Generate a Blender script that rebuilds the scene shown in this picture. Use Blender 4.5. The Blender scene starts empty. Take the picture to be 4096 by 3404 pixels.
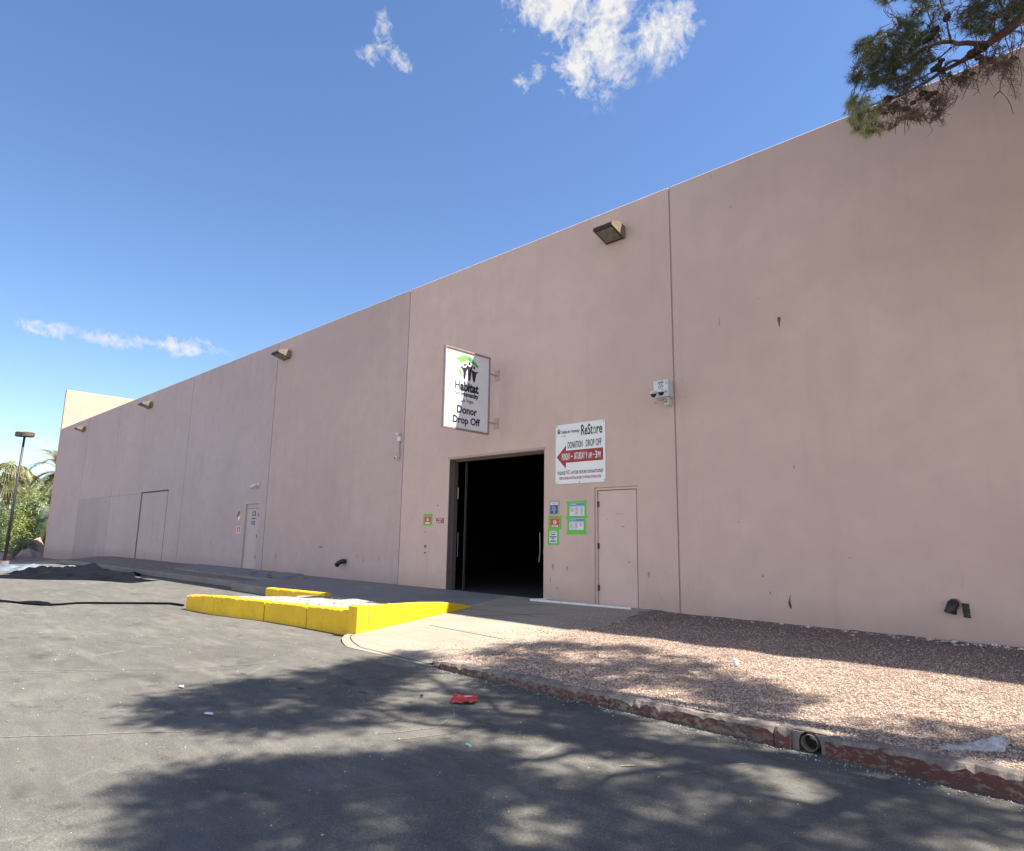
import bpy, bmesh, math, random
import numpy as np
from mathutils import Vector, Matrix, noise
rnd = random.Random(7)
rad = math.radians
S = bpy.context.scene
COL = S.collection

# ---------------------------------------------------------------- camera
cam = bpy.data.cameras.new("camera")
cam.sensor_width = 36.0
cam.lens = 22.77
cam.clip_start = 0.05
cam.clip_end = 5000
co = bpy.data.objects.new("camera", cam)
COL.objects.link(co)
r_ = Vector((0.72792386, 0.68547357, 0.01590109))
u_ = Vector((0.10575095, -0.13515306, 0.98516516))
f_ = Vector((-0.67745376, 0.71544367, 0.17087062))
M = Matrix((r_, u_, -f_)).transposed().to_4x4()
M.translation = Vector((0, 0, 1.5))
co.matrix_world = M
S.camera = co

# ---------------------------------------------------------------- sky, clouds, sun
SUN = Vector((1.93, 1.0, 3.5)).normalized()
elev = math.asin(SUN.z)
azim = math.atan2(SUN.x, SUN.y)
world = bpy.data.worlds.new("World")
S.world = world
world.use_nodes = True
wn, wl = world.node_tree.nodes, world.node_tree.links
wn.clear()
sky = wn.new('ShaderNodeTexSky')
sky.sky_type = 'NISHITA'
sky.sun_disc = False
sky.sun_elevation = elev
sky.sun_rotation = azim
sky.air_density = 1.0
sky.dust_density = 0.1
sky.ozone_density = 2.6
bg = wn.new('ShaderNodeBackground'); bg.inputs[1].default_value = 0.084
hs = wn.new('ShaderNodeHueSaturation'); hs.inputs['Saturation'].default_value = 1.10; hs.inputs['Hue'].default_value = 0.506
wl.new(sky.outputs[0], hs.inputs['Color']); wl.new(hs.outputs[0], bg.inputs[0])
bgc = wn.new('ShaderNodeBackground'); bgc.inputs[0].default_value = (1.0, 0.985, 0.97, 1); bgc.inputs[1].default_value = 0.36
tc = wn.new('ShaderNodeTexCoord')
def vm(op, a, b=None):
    n = wn.new('ShaderNodeVectorMath'); n.operation = op
    for i, v in enumerate((a, b)):
        if v is None: continue
        if isinstance(v, (tuple, Vector)): n.inputs[i].default_value = tuple(v)
        else: wl.new(v, n.inputs[i])
    return n
def wm(op, a, b=None, c=None, clamp=False):
    n = wn.new('ShaderNodeMath'); n.operation = op; n.use_clamp = clamp
    for i, v in enumerate((a, b, c)):
        if v is None: continue
        if isinstance(v, (int, float)): n.inputs[i].default_value = v
        else: wl.new(v, n.inputs[i])
    return n.outputs[0]
D = tc.outputs['Generated']
def wnoise(scale, detail, rough, dist=0.0):
    n = wn.new('ShaderNodeTexNoise'); n.inputs['Scale'].default_value = scale
    n.inputs['Detail'].default_value = detail; n.inputs['Roughness'].default_value = rough
    n.inputs['Distortion'].default_value = dist
    wl.new(D, n.inputs['Vector']); return n.outputs['Fac']
n1 = wnoise(11, 12, 0.72, 0.5)
n2 = wnoise(48, 6, 0.6, 0.8)
nz = wm('ADD', wm('MULTIPLY', n1, 0.66), wm('MULTIPLY', n2, 0.34))
nz = wm('MULTIPLY', wm('SUBTRACT', nz, 0.495), 8.0)
# direction, half width, half height (tangent units), tilt, strength
clouds = [((-0.4659, 0.5714, 0.6756), .066, .040, 0.1, 1.2), ((-0.4885, 0.5491, 0.6781), .034, .030, 0.3, .9),
          ((-0.4331, 0.6169, 0.6572), .040, .060, -0.1, 1.4), ((-0.4198, 0.6091, 0.6728), .036, .040, 0, 1.2),
          ((-0.4736, 0.6120, 0.6334), .034, .042, 0.2, 1.1), ((-0.4726, 0.6267, 0.6196), .018, .026, 0, .5),
          ((-0.3661, 0.662, 0.654), .042, .038, -0.5, 1.1), ((-0.3475, 0.6663, 0.6598), .026, .014, -0.4, .3),
          ((-0.3844, 0.6621, 0.6433), .024, .026, -.6, .6),
          ((-0.5215, 0.5826, 0.6234), .030, .012, -0.85, .12), ((-0.6429, 0.4215, 0.6395), .014, .022, -0.2, .22),
          ((-0.6412, 0.4446, 0.6254), .020, .013, .6, .12), ((-0.6634, 0.4139, 0.6233), .018, .010, .3, .1),
          ((-0.941, 0.232, 0.2463), .066, .011, 0.02, .9), ((-0.9270, 0.2800, 0.2500), .065, .010, 0.0, 1.0), ((-0.9161, 0.3101, 0.2543), .030, .009, -0.2, .10),
          ((-0.9557, 0.1634, 0.2449), .026, .008, 0.2, .25),
          ((-0.984, 0.1461, 0.1019), .050, .012, 0, .2)]
mx = None
for c, a, b, tilt, st in clouds:
    c = Vector(c).normalized()
    t1 = Vector((0, 0, 1)).cross(c).normalized(); t2 = c.cross(t1)
    ax = t1 * math.cos(tilt) + t2 * math.sin(tilt); ay = -t1 * math.sin(tilt) + t2 * math.cos(tilt)
    dc = wm('MAXIMUM', vm('DOT_PRODUCT', D, c).outputs['Value'], 0.05)
    uu = wm('DIVIDE', wm('DIVIDE', vm('DOT_PRODUCT', D, ax).outputs['Value'], dc), a)
    vv = wm('DIVIDE', wm('DIVIDE', vm('DOT_PRODUCT', D, ay).outputs['Value'], dc), b)
    rr = wm('SQRT', wm('ADD', wm('MULTIPLY', uu, uu), wm('MULTIPLY', vv, vv)))
    e = wm('MULTIPLY', wm('SUBTRACT', 1.0, rr), 1.05)
    e = wm('MINIMUM', e, st)
    mx = e if mx is None else wm('MAXIMUM', mx, e)
dens = wm('ADD', mx, nz)
dens = wm('MULTIPLY', dens, 0.85, clamp=True)
fade = wm('MULTIPLY', wm('ADD', mx, 0.85), 1.3, clamp=True)
dens = wm('MULTIPLY', dens, fade)
# unseen cloud glow added low behind the camera to brighten the shaded wall
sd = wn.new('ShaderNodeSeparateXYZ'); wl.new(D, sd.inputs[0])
fill_bank = wm('MULTIPLY', wm('SUBTRACT', -0.12, sd.outputs[1]), 5.0, clamp=True)
fill_bank = wm('MULTIPLY', fill_bank, wm('MULTIPLY', wm('SUBTRACT', 0.60, sd.outputs[2]), 5.0, clamp=True))
fill_bank = wm('MULTIPLY', fill_bank, wm('MULTIPLY', wm('SUBTRACT', wnoise(3.2, 8, 0.6, 0.3), 0.40), 7.0, clamp=True))
mixs = wn.new('ShaderNodeMixShader')
wl.new(dens, mixs.inputs[0]); wl.new(bg.outputs[0], mixs.inputs[1]); wl.new(bgc.outputs[0], mixs.inputs[2])
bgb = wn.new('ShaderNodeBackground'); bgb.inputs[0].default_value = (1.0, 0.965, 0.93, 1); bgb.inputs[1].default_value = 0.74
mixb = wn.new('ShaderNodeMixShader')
wl.new(fill_bank, mixb.inputs[0]); wl.new(mixs.outputs[0], mixb.inputs[1]); wl.new(bgb.outputs[0], mixb.inputs[2])
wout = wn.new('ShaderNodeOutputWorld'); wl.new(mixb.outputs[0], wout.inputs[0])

sl = bpy.data.lights.new("sun", 'SUN'); sl.energy = 5.0; sl.angle = rad(0.55); sl.color = (1.0, 0.95, 0.86)
so = bpy.data.objects.new("sun", sl); COL.objects.link(so)
so.rotation_euler = SUN.to_track_quat('Z', 'Y').to_euler()
so.location = (20, 10, 40)
S.view_settings.view_transform = 'Standard'
S.view_settings.look = 'None'
S.view_settings.gamma = 1
S.view_settings.exposure = 1.35

# ---------------------------------------------------------------- materials
def srgb(r, g, b):
    f = lambda c: (c / 255 / 12.92) if c / 255 <= 0.04045 else ((c / 255 + 0.055) / 1.055) ** 2.4
    return (f(r), f(g), f(b), 1)
class NT:
    def __init__(s, name):
        s.m = bpy.data.materials.new(name); s.m.use_nodes = True
        s.n = s.m.node_tree.nodes; s.l = s.m.node_tree.links
        s.b = s.n['Principled BSDF']
        g = s.n.new('ShaderNodeNewGeometry'); s.pos = g.outputs['Position']; s.nor = g.outputs['Normal']
        sp = s.n.new('ShaderNodeSeparateXYZ'); s.l.new(s.pos, sp.inputs[0]); s.x, s.y, s.z = sp.outputs
    def set(s, k, v):
        if hasattr(v, 'links') or hasattr(v, 'is_linked'): s.l.new(v, s.b.inputs[k])
        else: s.b.inputs[k].default_value = v
    def mapv(s, sc, vec=None):
        m = s.n.new('ShaderNodeMapping'); m.inputs['Scale'].default_value = sc; s.l.new(vec or s.pos, m.inputs[0]); return m.outputs[0]
    def noise(s, scale, detail=4, rough=0.55, vec=None, dist=0):
        n = s.n.new('ShaderNodeTexNoise'); n.inputs['Scale'].default_value = scale; n.inputs['Detail'].default_value = detail
        n.inputs['Roughness'].default_value = rough; n.inputs['Distortion'].default_value = dist
        s.l.new(vec or s.pos, n.inputs['Vector']); return n.outputs['Fac']
    def vor(s, scale, feat='F1', vec=None, out='Distance'):
        n = s.n.new('ShaderNodeTexVoronoi'); n.feature = feat; n.inputs['Scale'].default_value = scale
        s.l.new(vec or s.pos, n.inputs['Vector']); return n.outputs[out]
    def ramp(s, fac, *st):
        n = s.n.new('ShaderNodeValToRGB'); s.l.new(fac, n.inputs[0]); e = n.color_ramp.elements
        while len(e) < len(st): e.new(0.5)
        for i, (p, c) in enumerate(st):
            e[i].position = p; e[i].color = c if isinstance(c, tuple) else (c, c, c, 1)
        return n.outputs[0]
    def mix(s, fac, a, b, typ='MIX'):
        n = s.n.new('ShaderNodeMix'); n.data_type = 'RGBA'; n.blend_type = typ
        for i, v in ((0, fac), (6, a), (7, b)):
            if isinstance(v, (int, float)) and i == 0: n.inputs[0].default_value = v
            elif isinstance(v, tuple): n.inputs[i].default_value = v
            else: s.l.new(v, n.inputs[i])
        return n.outputs[2]
    def math(s, op, a, b=None, clamp=False):
        n = s.n.new('ShaderNodeMath'); n.operation = op; n.use_clamp = clamp
        for i, v in enumerate((a, b)):
            if v is None: continue
            if isinstance(v, (int, float)): n.inputs[i].default_value = v
            else: s.l.new(v, n.inputs[i])
        return n.outputs[0]
    def bump(s, h, st=0.3, d=0.01, prev=None):
        n = s.n.new('ShaderNodeBump'); n.inputs['Strength'].default_value = st; n.inputs['Distance'].default_value = d
        s.l.new(h, n.inputs['Height'])
        if prev: s.l.new(prev, n.inputs['Normal'])
        s.l.new(n.outputs[0], s.b.inputs['Normal']); return n.outputs[0]
def g(v): return (v, v, v, 1)
def simple(name, col, rough=0.6, metal=0.0, var=0.12, scale=9, bump=0.0, bscale=60):
    t = NT(name)
    n = t.noise(scale, 5, 0.6)
    c1 = tuple(min(1, c * (1 + var)) for c in col[:3]) + (1,); c2 = tuple(c * (1 - var) for c in col[:3]) + (1,)
    t.set('Base Color', t.ramp(n, (0.3, c2), (0.7, c1)))
    t.set('Roughness', rough); t.set('Metallic', metal)
    if bump: t.bump(t.noise(bscale, 3), bump, 0.01)
    return t.m
def stucco(name, col, dirt=0.35):
    t = NT(name)
    big = t.noise(0.35, 5, 0.6)
    med = t.noise(2.4, 6, 0.62)
    c = t.mix(t.ramp(big, (0.35, 0.0), (0.65, 1.0)), tuple(v * 0.93 for v in col[:3]) + (1,), tuple(v * 1.05 for v in col[:3]) + (1,))
    c = t.mix(t.ramp(med, (0.35, 0.0), (0.7, 0.42)), c, tuple(v * k for v, k in zip(col[:3], (0.82, 0.80, 0.83))) + (1,))
    # vertical rain streaks
    st = t.noise(1.0, 6, 0.65, t.mapv((3.0, 3.0, 0.20)))
    c = t.mix(t.ramp(st, (0.52, 0.0), (0.80, 0.42)), c, tuple(v * 0.74 for v in col[:3]) + (1,))
    # small scuffs low on the wall
    sc = t.noise(1.0, 5, 0.7, t.mapv((9, 9, 3.2)))
    low = t.math('MULTIPLY', t.ramp(sc, (0.60, 0.0), (0.72, 1.0)), t.ramp(t.math('MULTIPLY', t.z, 0.5), (0.35, 1.0), (0.75, 0.0)))
    area = t.ramp(t.noise(0.8, 2, 0.5), (0.45, 0.0), (0.62, 1.0))
    low = t.math('MULTIPLY', low, area)
    c = t.mix(t.math('MULTIPLY', low, dirt), c, (0.09, 0.07, 0.075, 1))
    # splashed dirt band at the foot of the wall
    edge = t.math('ADD', t.math('MULTIPLY', t.z, 1.0), t.math('MULTIPLY', t.noise(1.6, 6, 0.7), 0.5))
    foot = t.ramp(edge, (0.40, 0.7), (1.05, 0.0))
    c = t.mix(foot, c, tuple(v * 0.62 for v in col[:3]) + (1,))
    # fine speckle
    sp = t.noise(240, 2, 0.6)
    c = t.mix(t.ramp(sp, (0.3, 0.14), (0.6, 0.0)), c, tuple(v * 0.65 for v in col[:3]) + (1,))
    t.set('Base Color', c); t.set('Roughness', 0.9); t.set('Specular IOR Level', 0.2)
    b = t.bump(t.noise(130, 4, 0.6), 0.45, 0.006)
    t.bump(t.noise(1.3, 3, 0.5), 0.25, 0.03, b)
    return t.m
WALLC = (0.60, 0.458, 0.405, 1)
M_wall = stucco('stucco_pink', WALLC)
M_wall2 = stucco('stucco_mauve', (0.50, 0.395, 0.375, 1), 0.5)
M_wall3 = stucco('stucco_lilac', (0.47, 0.385, 0.39, 1), 0.6)
M_cream = stucco('stucco_cream', (0.56, 0.41, 0.31, 1))
M_doorp = simple('painted_steel_door', (0.57, 0.435, 0.395, 1), 0.55, 0, 0.05, 3, 0.05)
M_doorp2 = simple('painted_steel_door_far', (0.42, 0.345, 0.345, 1), 0.55, 0, 0.05, 3, 0.05)
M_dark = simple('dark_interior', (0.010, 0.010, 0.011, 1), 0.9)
M_black = simple('black_plastic', (0.012, 0.012, 0.014, 1), 0.45, 0, 0.3)
M_bronze = simple('bronze_paint', (0.055, 0.042, 0.034, 1), 0.45, 0.3, 0.25, 14)
M_cap = simple('tan_and_sunlit_cap', (0.42, 0.31, 0.20, 1), 0.6, 0.0, 0.2, 12)  # pale tone paints sun on the light tops; litter and print share it
M_tan = simple('sun_tinted_metal', (0.20, 0.15, 0.10, 1), 0.55, 0.0, 0.2, 12)  # paler than the housing, painting in the sun on the end plates
M_lens = simple('dusty_lens', (0.17, 0.155, 0.12, 1), 0.35, 0, 0.35, 9)
M_white = simple('white_enamel', (0.74, 0.75, 0.77, 1), 0.45, 0, 0.04, 4)
M_whitep = simple('white_plastic', (0.62, 0.62, 0.63, 1), 0.4, 0, 0.08, 8)
M_framep = simple('pink_painted_metal', (0.40, 0.29, 0.26, 1), 0.5, 0, 0.1)
M_signframe = simple('mauve_sign_frame', (0.30, 0.215, 0.20, 1), 0.5, 0, 0.1)
M_steel = simple('galvanised_steel', (0.42, 0.43, 0.45, 1), 0.4, 0.7, 0.2)
M_ink = simple('navy_ink', (0.012, 0.013, 0.030, 1), 0.5)
M_navy = simple('navy_print', (0.05, 0.065, 0.14, 1), 0.6)
M_red = simple('red_print', (0.30, 0.015, 0.018, 1), 0.5)
M_orange = simple('orange_red_print', (0.50, 0.06, 0.03, 1), 0.5)
M_green = simple('lime_print', (0.20, 0.62, 0.11, 1), 0.5)
M_dgreen = simple('green_print', (0.08, 0.33, 0.05, 1), 0.5)
M_tape = simple('green_tape', (0.10, 0.47, 0.035, 1), 0.45, 0, 0.12, 20)
M_paper = simple('white_paper', (0.66, 0.67, 0.74, 1), 0.7, 0, 0.03)
M_blue = simple('blue_print', (0.09, 0.22, 0.50, 1), 0.6)
M_lblue = simple('pale_blue_print', (0.33, 0.52, 0.78, 1), 0.6)
M_grey = simple('grey_print', (0.16, 0.16, 0.19, 1), 0.6)
M_yel = simple('yellow_print', (0.60, 0.52, 0.10, 1), 0.6)
M_brownp = simple('maroon_print', (0.13, 0.06, 0.05, 1), 0.6)
M_film = simple('clear_sleeve', (0.36, 0.29, 0.28, 1), 0.25, 0, 0.1)
M_scuff = simple('scuff', (0.10, 0.075, 0.075, 1), 0.85, 0, 0.3)
M_seamd = simple('dark_seam', (0.05, 0.04, 0.04, 1), 0.9)
M_seam = simple('seam', (0.36, 0.26, 0.235, 1), 0.9)
M_whitest = simple('white_stone_trim', (0.68, 0.68, 0.69, 1), 0.6, 0, 0.14, 12, 0.2)

def asphalt():
    t = NT('asphalt')
    big = t.noise(0.28, 6, 0.6)
    med = t.noise(2.2, 8, 0.7)
    fine = t.noise(95, 4, 0.7)
    c = t.ramp(big, (0.3, (0.122, 0.112, 0.098, 1)), (0.7, (0.175, 0.161, 0.140, 1)))
    c = t.mix(t.ramp(med, (0.32, 0.40), (0.62, 0.0)), c, (0.078, 0.074, 0.070, 1))
    dust = t.noise(1.0, 7, 0.66, t.mapv((0.55, 2.6, 1)))
    c = t.mix(t.ramp(dust, (0.50, 0.0), (0.72, 0.55)), c, (0.26, 0.237, 0.203, 1))
    c = t.mix(t.ramp(fine, (0.32, 0.70), (0.53, 0.0)), c, (0.042, 0.040, 0.037, 1))
    c = t.mix(t.ramp(fine, (0.56, 0.0), (0.74, 0.6)), c, (0.36, 0.34, 0.30, 1))
    # oil stains and tyre marks
    oil = t.noise(1.0, 4, 0.6, t.mapv((1.1, 1.7, 1)))
    c = t.mix(t.ramp(oil, (0.59, 0.0), (0.70, 0.6)), c, (0.048, 0.045, 0.042, 1))
    mo = t.noise(1.0, 6, 0.7, t.mapv((2.2, 7.0, 1)))
    c = t.mix(t.ramp(mo, (0.40, 0.35), (0.56, 0.0)), c, (0.075, 0.069, 0.060, 1))
    dv = t.vor(1.0, 'F1', t.mapv((1.5, 3.2, 1)))
    dm = t.ramp(t.noise(0.45, 2, 0.5), (0.50, 0.0), (0.58, 1.0))
    dn = t.math('ADD', dv, t.math('MULTIPLY', t.noise(7, 4, 0.6), 0.16))
    c = t.mix(t.math('MULTIPLY', t.ramp(dn, (0.14, 0.75), (0.19, 0.0)), dm), c, (0.035, 0.032, 0.030, 1))
    # thin pale scratches
    sc = t.vor(0.55, 'DISTANCE_TO_EDGE', t.mapv((1, 0.35, 1)))
    brk = t.ramp(t.noise(1.7, 3, 0.6), (0.52, 0.0), (0.62, 1.0))
    c = t.mix(t.math('MULTIPLY', t.ramp(sc, (0.0, 0.28), (0.010, 0.0)), brk), c, (0.34, 0.32, 0.28, 1))
    wv = t.n.new('ShaderNodeVectorMath'); wv.operation = 'ADD'
    nv = t.n.new('ShaderNodeTexNoise'); nv.inputs['Scale'].default_value = 1.5; nv.inputs['Detail'].default_value = 6
    t.l.new(t.pos, nv.inputs['Vector']); t.l.new(t.pos, wv.inputs[0]); t.l.new(nv.outputs['Color'], wv.inputs[1])
    ck = t.vor(0.42, 'DISTANCE_TO_EDGE', wv.outputs[0])
    brk2 = t.ramp(t.noise(0.5, 2, 0.5), (0.48, 0.0), (0.56, 1.0))
    ckm = t.math('MULTIPLY', t.ramp(ck, (0.0, 0.35), (0.006, 0.0)), brk2)
    c = t.mix(ckm, c, (0.03, 0.03, 0.03, 1))
    t.set('Base Color', c); t.set('Roughness', 0.88); t.set('Specular IOR Level', 0.25)
    b = t.bump(fine, 0.55, 0.008); b = t.bump(t.noise(24, 5, 0.7), 0.35, 0.02, b); t.bump(t.noise(1.2, 3), 0.3, 0.05, b)
    return t.m
M_asph = asphalt()
def concrete(name, col, dark=0.5, scl=1.0, joints=()):
    t = NT(name)
    c = t.mix(t.ramp(t.noise(0.9 * scl, 7, 0.65), (0.3, 0.0), (0.7, 1.0)), tuple(v * 0.80 for v in col[:3]) + (1,), col)
    br = t.noise(1.0, 6, 0.7, t.mapv((1.2, 9, 4)))
    c = t.mix(t.ramp(br, (0.42, dark), (0.60, 0.0)), c, tuple(v * 0.62 for v in col[:3]) + (1,))
    sp = t.noise(70, 4, 0.7)
    c = t.mix(t.ramp(sp, (0.30, 0.45), (0.48, 0.0)), c, tuple(v * 0.5 for v in col[:3]) + (1,))
    stn = t.noise(3.2, 5, 0.7)
    c = t.mix(t.ramp(stn, (0.62, 0.0), (0.72, 0.45)), c, tuple(v * 0.45 for v in col[:3]) + (1,))
    t.set('Base Color', c); t.set('Roughness', 0.9); t.set('Specular IOR Level', 0.25)
    b = t.bump(t.noise(60, 5, 0.7), 0.4, 0.008); t.bump(t.noise(4, 4), 0.3, 0.02, b)
    return t.m
M_conc = concrete('concrete', (0.37, 0.318, 0.25, 1), 0.4)
M_concg = concrete('concrete_grey', (0.27, 0.25, 0.235, 1), 0.6, 1.6)
M_rub = concrete('pale_rubble', (0.40, 0.35, 0.32, 1), 0.7, 4)
def gravel():
    t = NT('gravel')
    v = t.n.new('ShaderNodeTexVoronoi'); v.inputs['Scale'].default_value = 52; t.l.new(t.pos, v.inputs['Vector'])
    sp = t.n.new('ShaderNodeSeparateColor'); t.l.new(v.outputs['Color'], sp.inputs[0])
    c = t.ramp(sp.outputs[0], (0.0, (0.15, 0.105, 0.085, 1)), (0.35, (0.36, 0.26, 0.20, 1)), (0.7, (0.50, 0.385, 0.305, 1)), (1.0, (0.68, 0.57, 0.48, 1)))
    c = t.mix(t.ramp(v.outputs['Distance'], (0.35, 0.0), (0.75, 0.75)), c, (0.10, 0.055, 0.045, 1))
    # darker towards the wall, patches of fines
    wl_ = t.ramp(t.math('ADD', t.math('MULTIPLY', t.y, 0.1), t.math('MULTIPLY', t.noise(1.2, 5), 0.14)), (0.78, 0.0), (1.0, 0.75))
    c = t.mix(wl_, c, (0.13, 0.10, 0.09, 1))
    pt = t.noise(1.7, 5, 0.65)
    c = t.mix(t.ramp(pt, (0.48, 0.0), (0.66, 0.5)), c, (0.27, 0.175, 0.145, 1))
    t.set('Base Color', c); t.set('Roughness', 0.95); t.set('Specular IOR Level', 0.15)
    b = t.bump(v.outputs['Distance'], 0.9, -0.014); t.bump(t.noise(5, 4), 0.5, 0.04, b)
    return t.m
M_grav = gravel()
def dirt():
    t = NT('dirt')
    c = t.ramp(t.noise(3, 8, 0.7), (0.3, (0.11, 0.085, 0.075, 1)), (0.7, (0.24, 0.185, 0.16, 1)))
    c = t.mix(t.ramp(t.noise(60, 4, 0.7), (0.55, 0.0), (0.7, 0.6)), c, (0.35, 0.29, 0.25, 1))
    t.set('Base Color', c); t.set('Roughness', 0.95)
    t.bump(t.noise(40, 5, 0.7), 0.7, 0.02)
    return t.m
M_dirt = dirt()
def peb(name, cols):
    t = NT(name)
    i = t.n.new('ShaderNodeTexWhiteNoise'); i.noise_dimensions = '3D'
    v = t.n.new('ShaderNodeVectorMath'); v.operation = 'SNAP'; v.inputs[1].default_value = (0.02, 0.02, 0.5); t.l.new(t.pos, v.inputs[0])
    t.l.new(v.outputs[0], i.inputs['Vector'])
    t.set('Base Color', t.ramp(i.outputs['Value'], *[(k / (len(cols) - 1), c) for k, c in enumerate(cols)]))
    t.set('Roughness', 0.9); return t.m
M_peb = peb('pebbles', [(0.20, 0.14, 0.11, 1), (0.42, 0.30, 0.235, 1), (0.56, 0.43, 0.34, 1), (0.66, 0.54, 0.44, 1)])
M_chip = peb('stone_chips', [(0.16, 0.14, 0.13, 1), (0.33, 0.30, 0.27, 1), (0.55, 0.50, 0.44, 1), (0.7, 0.66, 0.6, 1)])
def redcurb():
    t = NT('flaking_red_paint')
    base = t.ramp(t.noise(9, 7, 0.7), (0.3, (0.11, 0.085, 0.075, 1)), (0.7, (0.32, 0.265, 0.225, 1)))
    redc = t.ramp(t.noise(5, 6, 0.7), (0.3, (0.085, 0.042, 0.038, 1)), (0.62, (0.15, 0.050, 0.045, 1)), (0.8, (0.24, 0.045, 0.04, 1)))
    sn = t.n.new('ShaderNodeSeparateXYZ'); t.l.new(t.nor, sn.inputs[0])
    fl = t.noise(1.0, 8, 0.72, t.mapv((15, 15, 28)))
    up = t.ramp(sn.outputs[2], (0.25, 0.0), (0.75, 0.30))
    fl = t.math('ADD', fl, up)
    fl = t.math('ADD', fl, t.math('MULTIPLY', t.math('SUBTRACT', t.noise(0.9, 3), 0.5), 0.45))
    m = t.ramp(fl, (0.455, 1.0), (0.53, 0.0))
    c = t.mix(m, base, redc)
    c = t.mix(t.ramp(t.noise(45, 4, 0.7), (0.3, 0.5), (0.5, 0.0)), c, (0.05, 0.04, 0.04, 1))
    ft = t.ramp(t.math('ADD', t.z, t.math('MULTIPLY', t.noise(8, 4), 0.03)), (0.015, 0.7), (0.045, 0.0))
    c = t.mix(ft, c, (0.08, 0.07, 0.065, 1))
    t.set('Base Color', c); t.set('Roughness', 0.85)
    b = t.bump(m, 0.5, 0.004); t.bump(t.noise(35, 6, 0.7), 0.8, 0.02, b)
    return t.m
M_redc = redcurb()
def yellow():
    t = NT('yellow_kerb_paint')
    c = t.ramp(t.noise(2.2, 6, 0.65), (0.3, (0.66, 0.41, 0.010, 1)), (0.7, (0.78, 0.52, 0.016, 1)))
    d = t.noise(1.0, 7, 0.72, t.mapv((7, 7, 5)))
    c = t.mix(t.ramp(d, (0.56, 0.0), (0.72, 0.6)), c, (0.30, 0.20, 0.03, 1))
    up = t.ramp(t.math('ADD', t.noise(14, 6, 0.75), t.math('MULTIPLY', t.noise(1.7, 3), 0.3)), (0.80, 0.0), (0.83, 1.0))
    c = t.mix(up, c, (0.27, 0.24, 0.19, 1))
    v = t.math('ADD', t.noise(26, 6, 0.75), t.math('MULTIPLY', t.z, 0.45))
    c = t.mix(t.ramp(v, (0.39, 0.9), (0.43, 0.0)), c, (0.22, 0.19, 0.14, 1))
    t.set('Base Color', c); t.set('Roughness', 0.6); t.set('Specular IOR Level', 0.35)
    b = t.bump(t.noise(30, 5, 0.65), 0.55, 0.012); t.bump(t.noise(6, 4), 0.4, 0.03, b)
    return t.m
M_yelk = yellow()
M_bark = simple('pine_bark', (0.135, 0.085, 0.062, 1), 0.95, 0, 0.45, 22, 0.9, 45)
M_twig = simple('twig', (0.12, 0.085, 0.07, 1), 0.9, 0, 0.35, 14)
M_cone = simple('pine_cone', (0.035, 0.022, 0.016, 1), 0.9, 0, 0.5, 40, 0.8, 70)
def leafm(name, cols, trans=0.25, scale=3.0):
    t = NT(name)
    c = t.ramp(t.noise(scale, 4, 0.6), *cols)
    t.set('Base Color', c); t.set('Roughness', 0.6)
    tr = t.n.new('ShaderNodeBsdfTranslucent'); t.l.new(c, tr.inputs[0])
    mx_ = t.n.new('ShaderNodeMixShader'); mx_.inputs[0].default_value = trans
    t.l.new(t.b.outputs[0], mx_.inputs[1]); t.l.new(tr.outputs[0], mx_.inputs[2])
    t.l.new(mx_.outputs[0], t.n['Material Output'].inputs[0]); return t.m
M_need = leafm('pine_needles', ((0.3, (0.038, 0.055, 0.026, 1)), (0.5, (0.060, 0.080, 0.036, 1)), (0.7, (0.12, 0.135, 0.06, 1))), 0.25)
M_needl = leafm('sunlit_tint_needles', ((0.3, (0.22, 0.25, 0.10, 1)), (0.7, (0.48, 0.50, 0.26, 1))), 0.4)  # brighter green with the sunlight on these tufts painted into it
M_needb = leafm('dry_pine_needles', ((0.3, (0.15, 0.09, 0.045, 1)), (0.7, (0.28, 0.20, 0.11, 1))), 0.2)
M_palm = leafm('palm_leaf', ((0.3, (0.14, 0.16, 0.06, 1)), (0.7, (0.45, 0.43, 0.22, 1))), 0.2, 1.2)
M_palmd = leafm('palm_leaf_dark', ((0.3, (0.05, 0.08, 0.05, 1)), (0.7, (0.15, 0.19, 0.11, 1))), 0.2, 1.2)
M_shrub = leafm('shrub_leaf', ((0.3, (0.12, 0.17, 0.05, 1)), (0.6, (0.34, 0.38, 0.12, 1)), (0.8, (0.52, 0.52, 0.22, 1))), 0.2, 1.0)
M_shrubd = leafm('shrub_leaf_dark', ((0.3, (0.06, 0.10, 0.05, 1)), (0.7, (0.20, 0.27, 0.12, 1))), 0.2, 1.0)
M_tarp = simple('black_tarpaulin', (0.010, 0.011, 0.016, 1), 0.75, 0, 0.3, 2)
M_tarp.node_tree.nodes['Principled BSDF'].inputs['Specular IOR Level'].default_value = 0.0
M_tarps = simple('silver_tarpaulin', (0.15, 0.18, 0.22, 1), 0.5, 0.0, 0.6, 2.5)
M_rock = concrete('boulder', (0.40, 0.29, 0.26, 1), 0.5, 1.5)
M_ltrunk = simple('palm_trunk', (0.20, 0.13, 0.08, 1), 0.95, 0, 0.4, 5, 0.8, 12)
M_markshade = simple('dark_mark_and_shade', (0.016, 0.017, 0.024, 1), 0.95, 0, 0.3, 5)  # near black for joints and marks, and for painted shade in gaps

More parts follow.
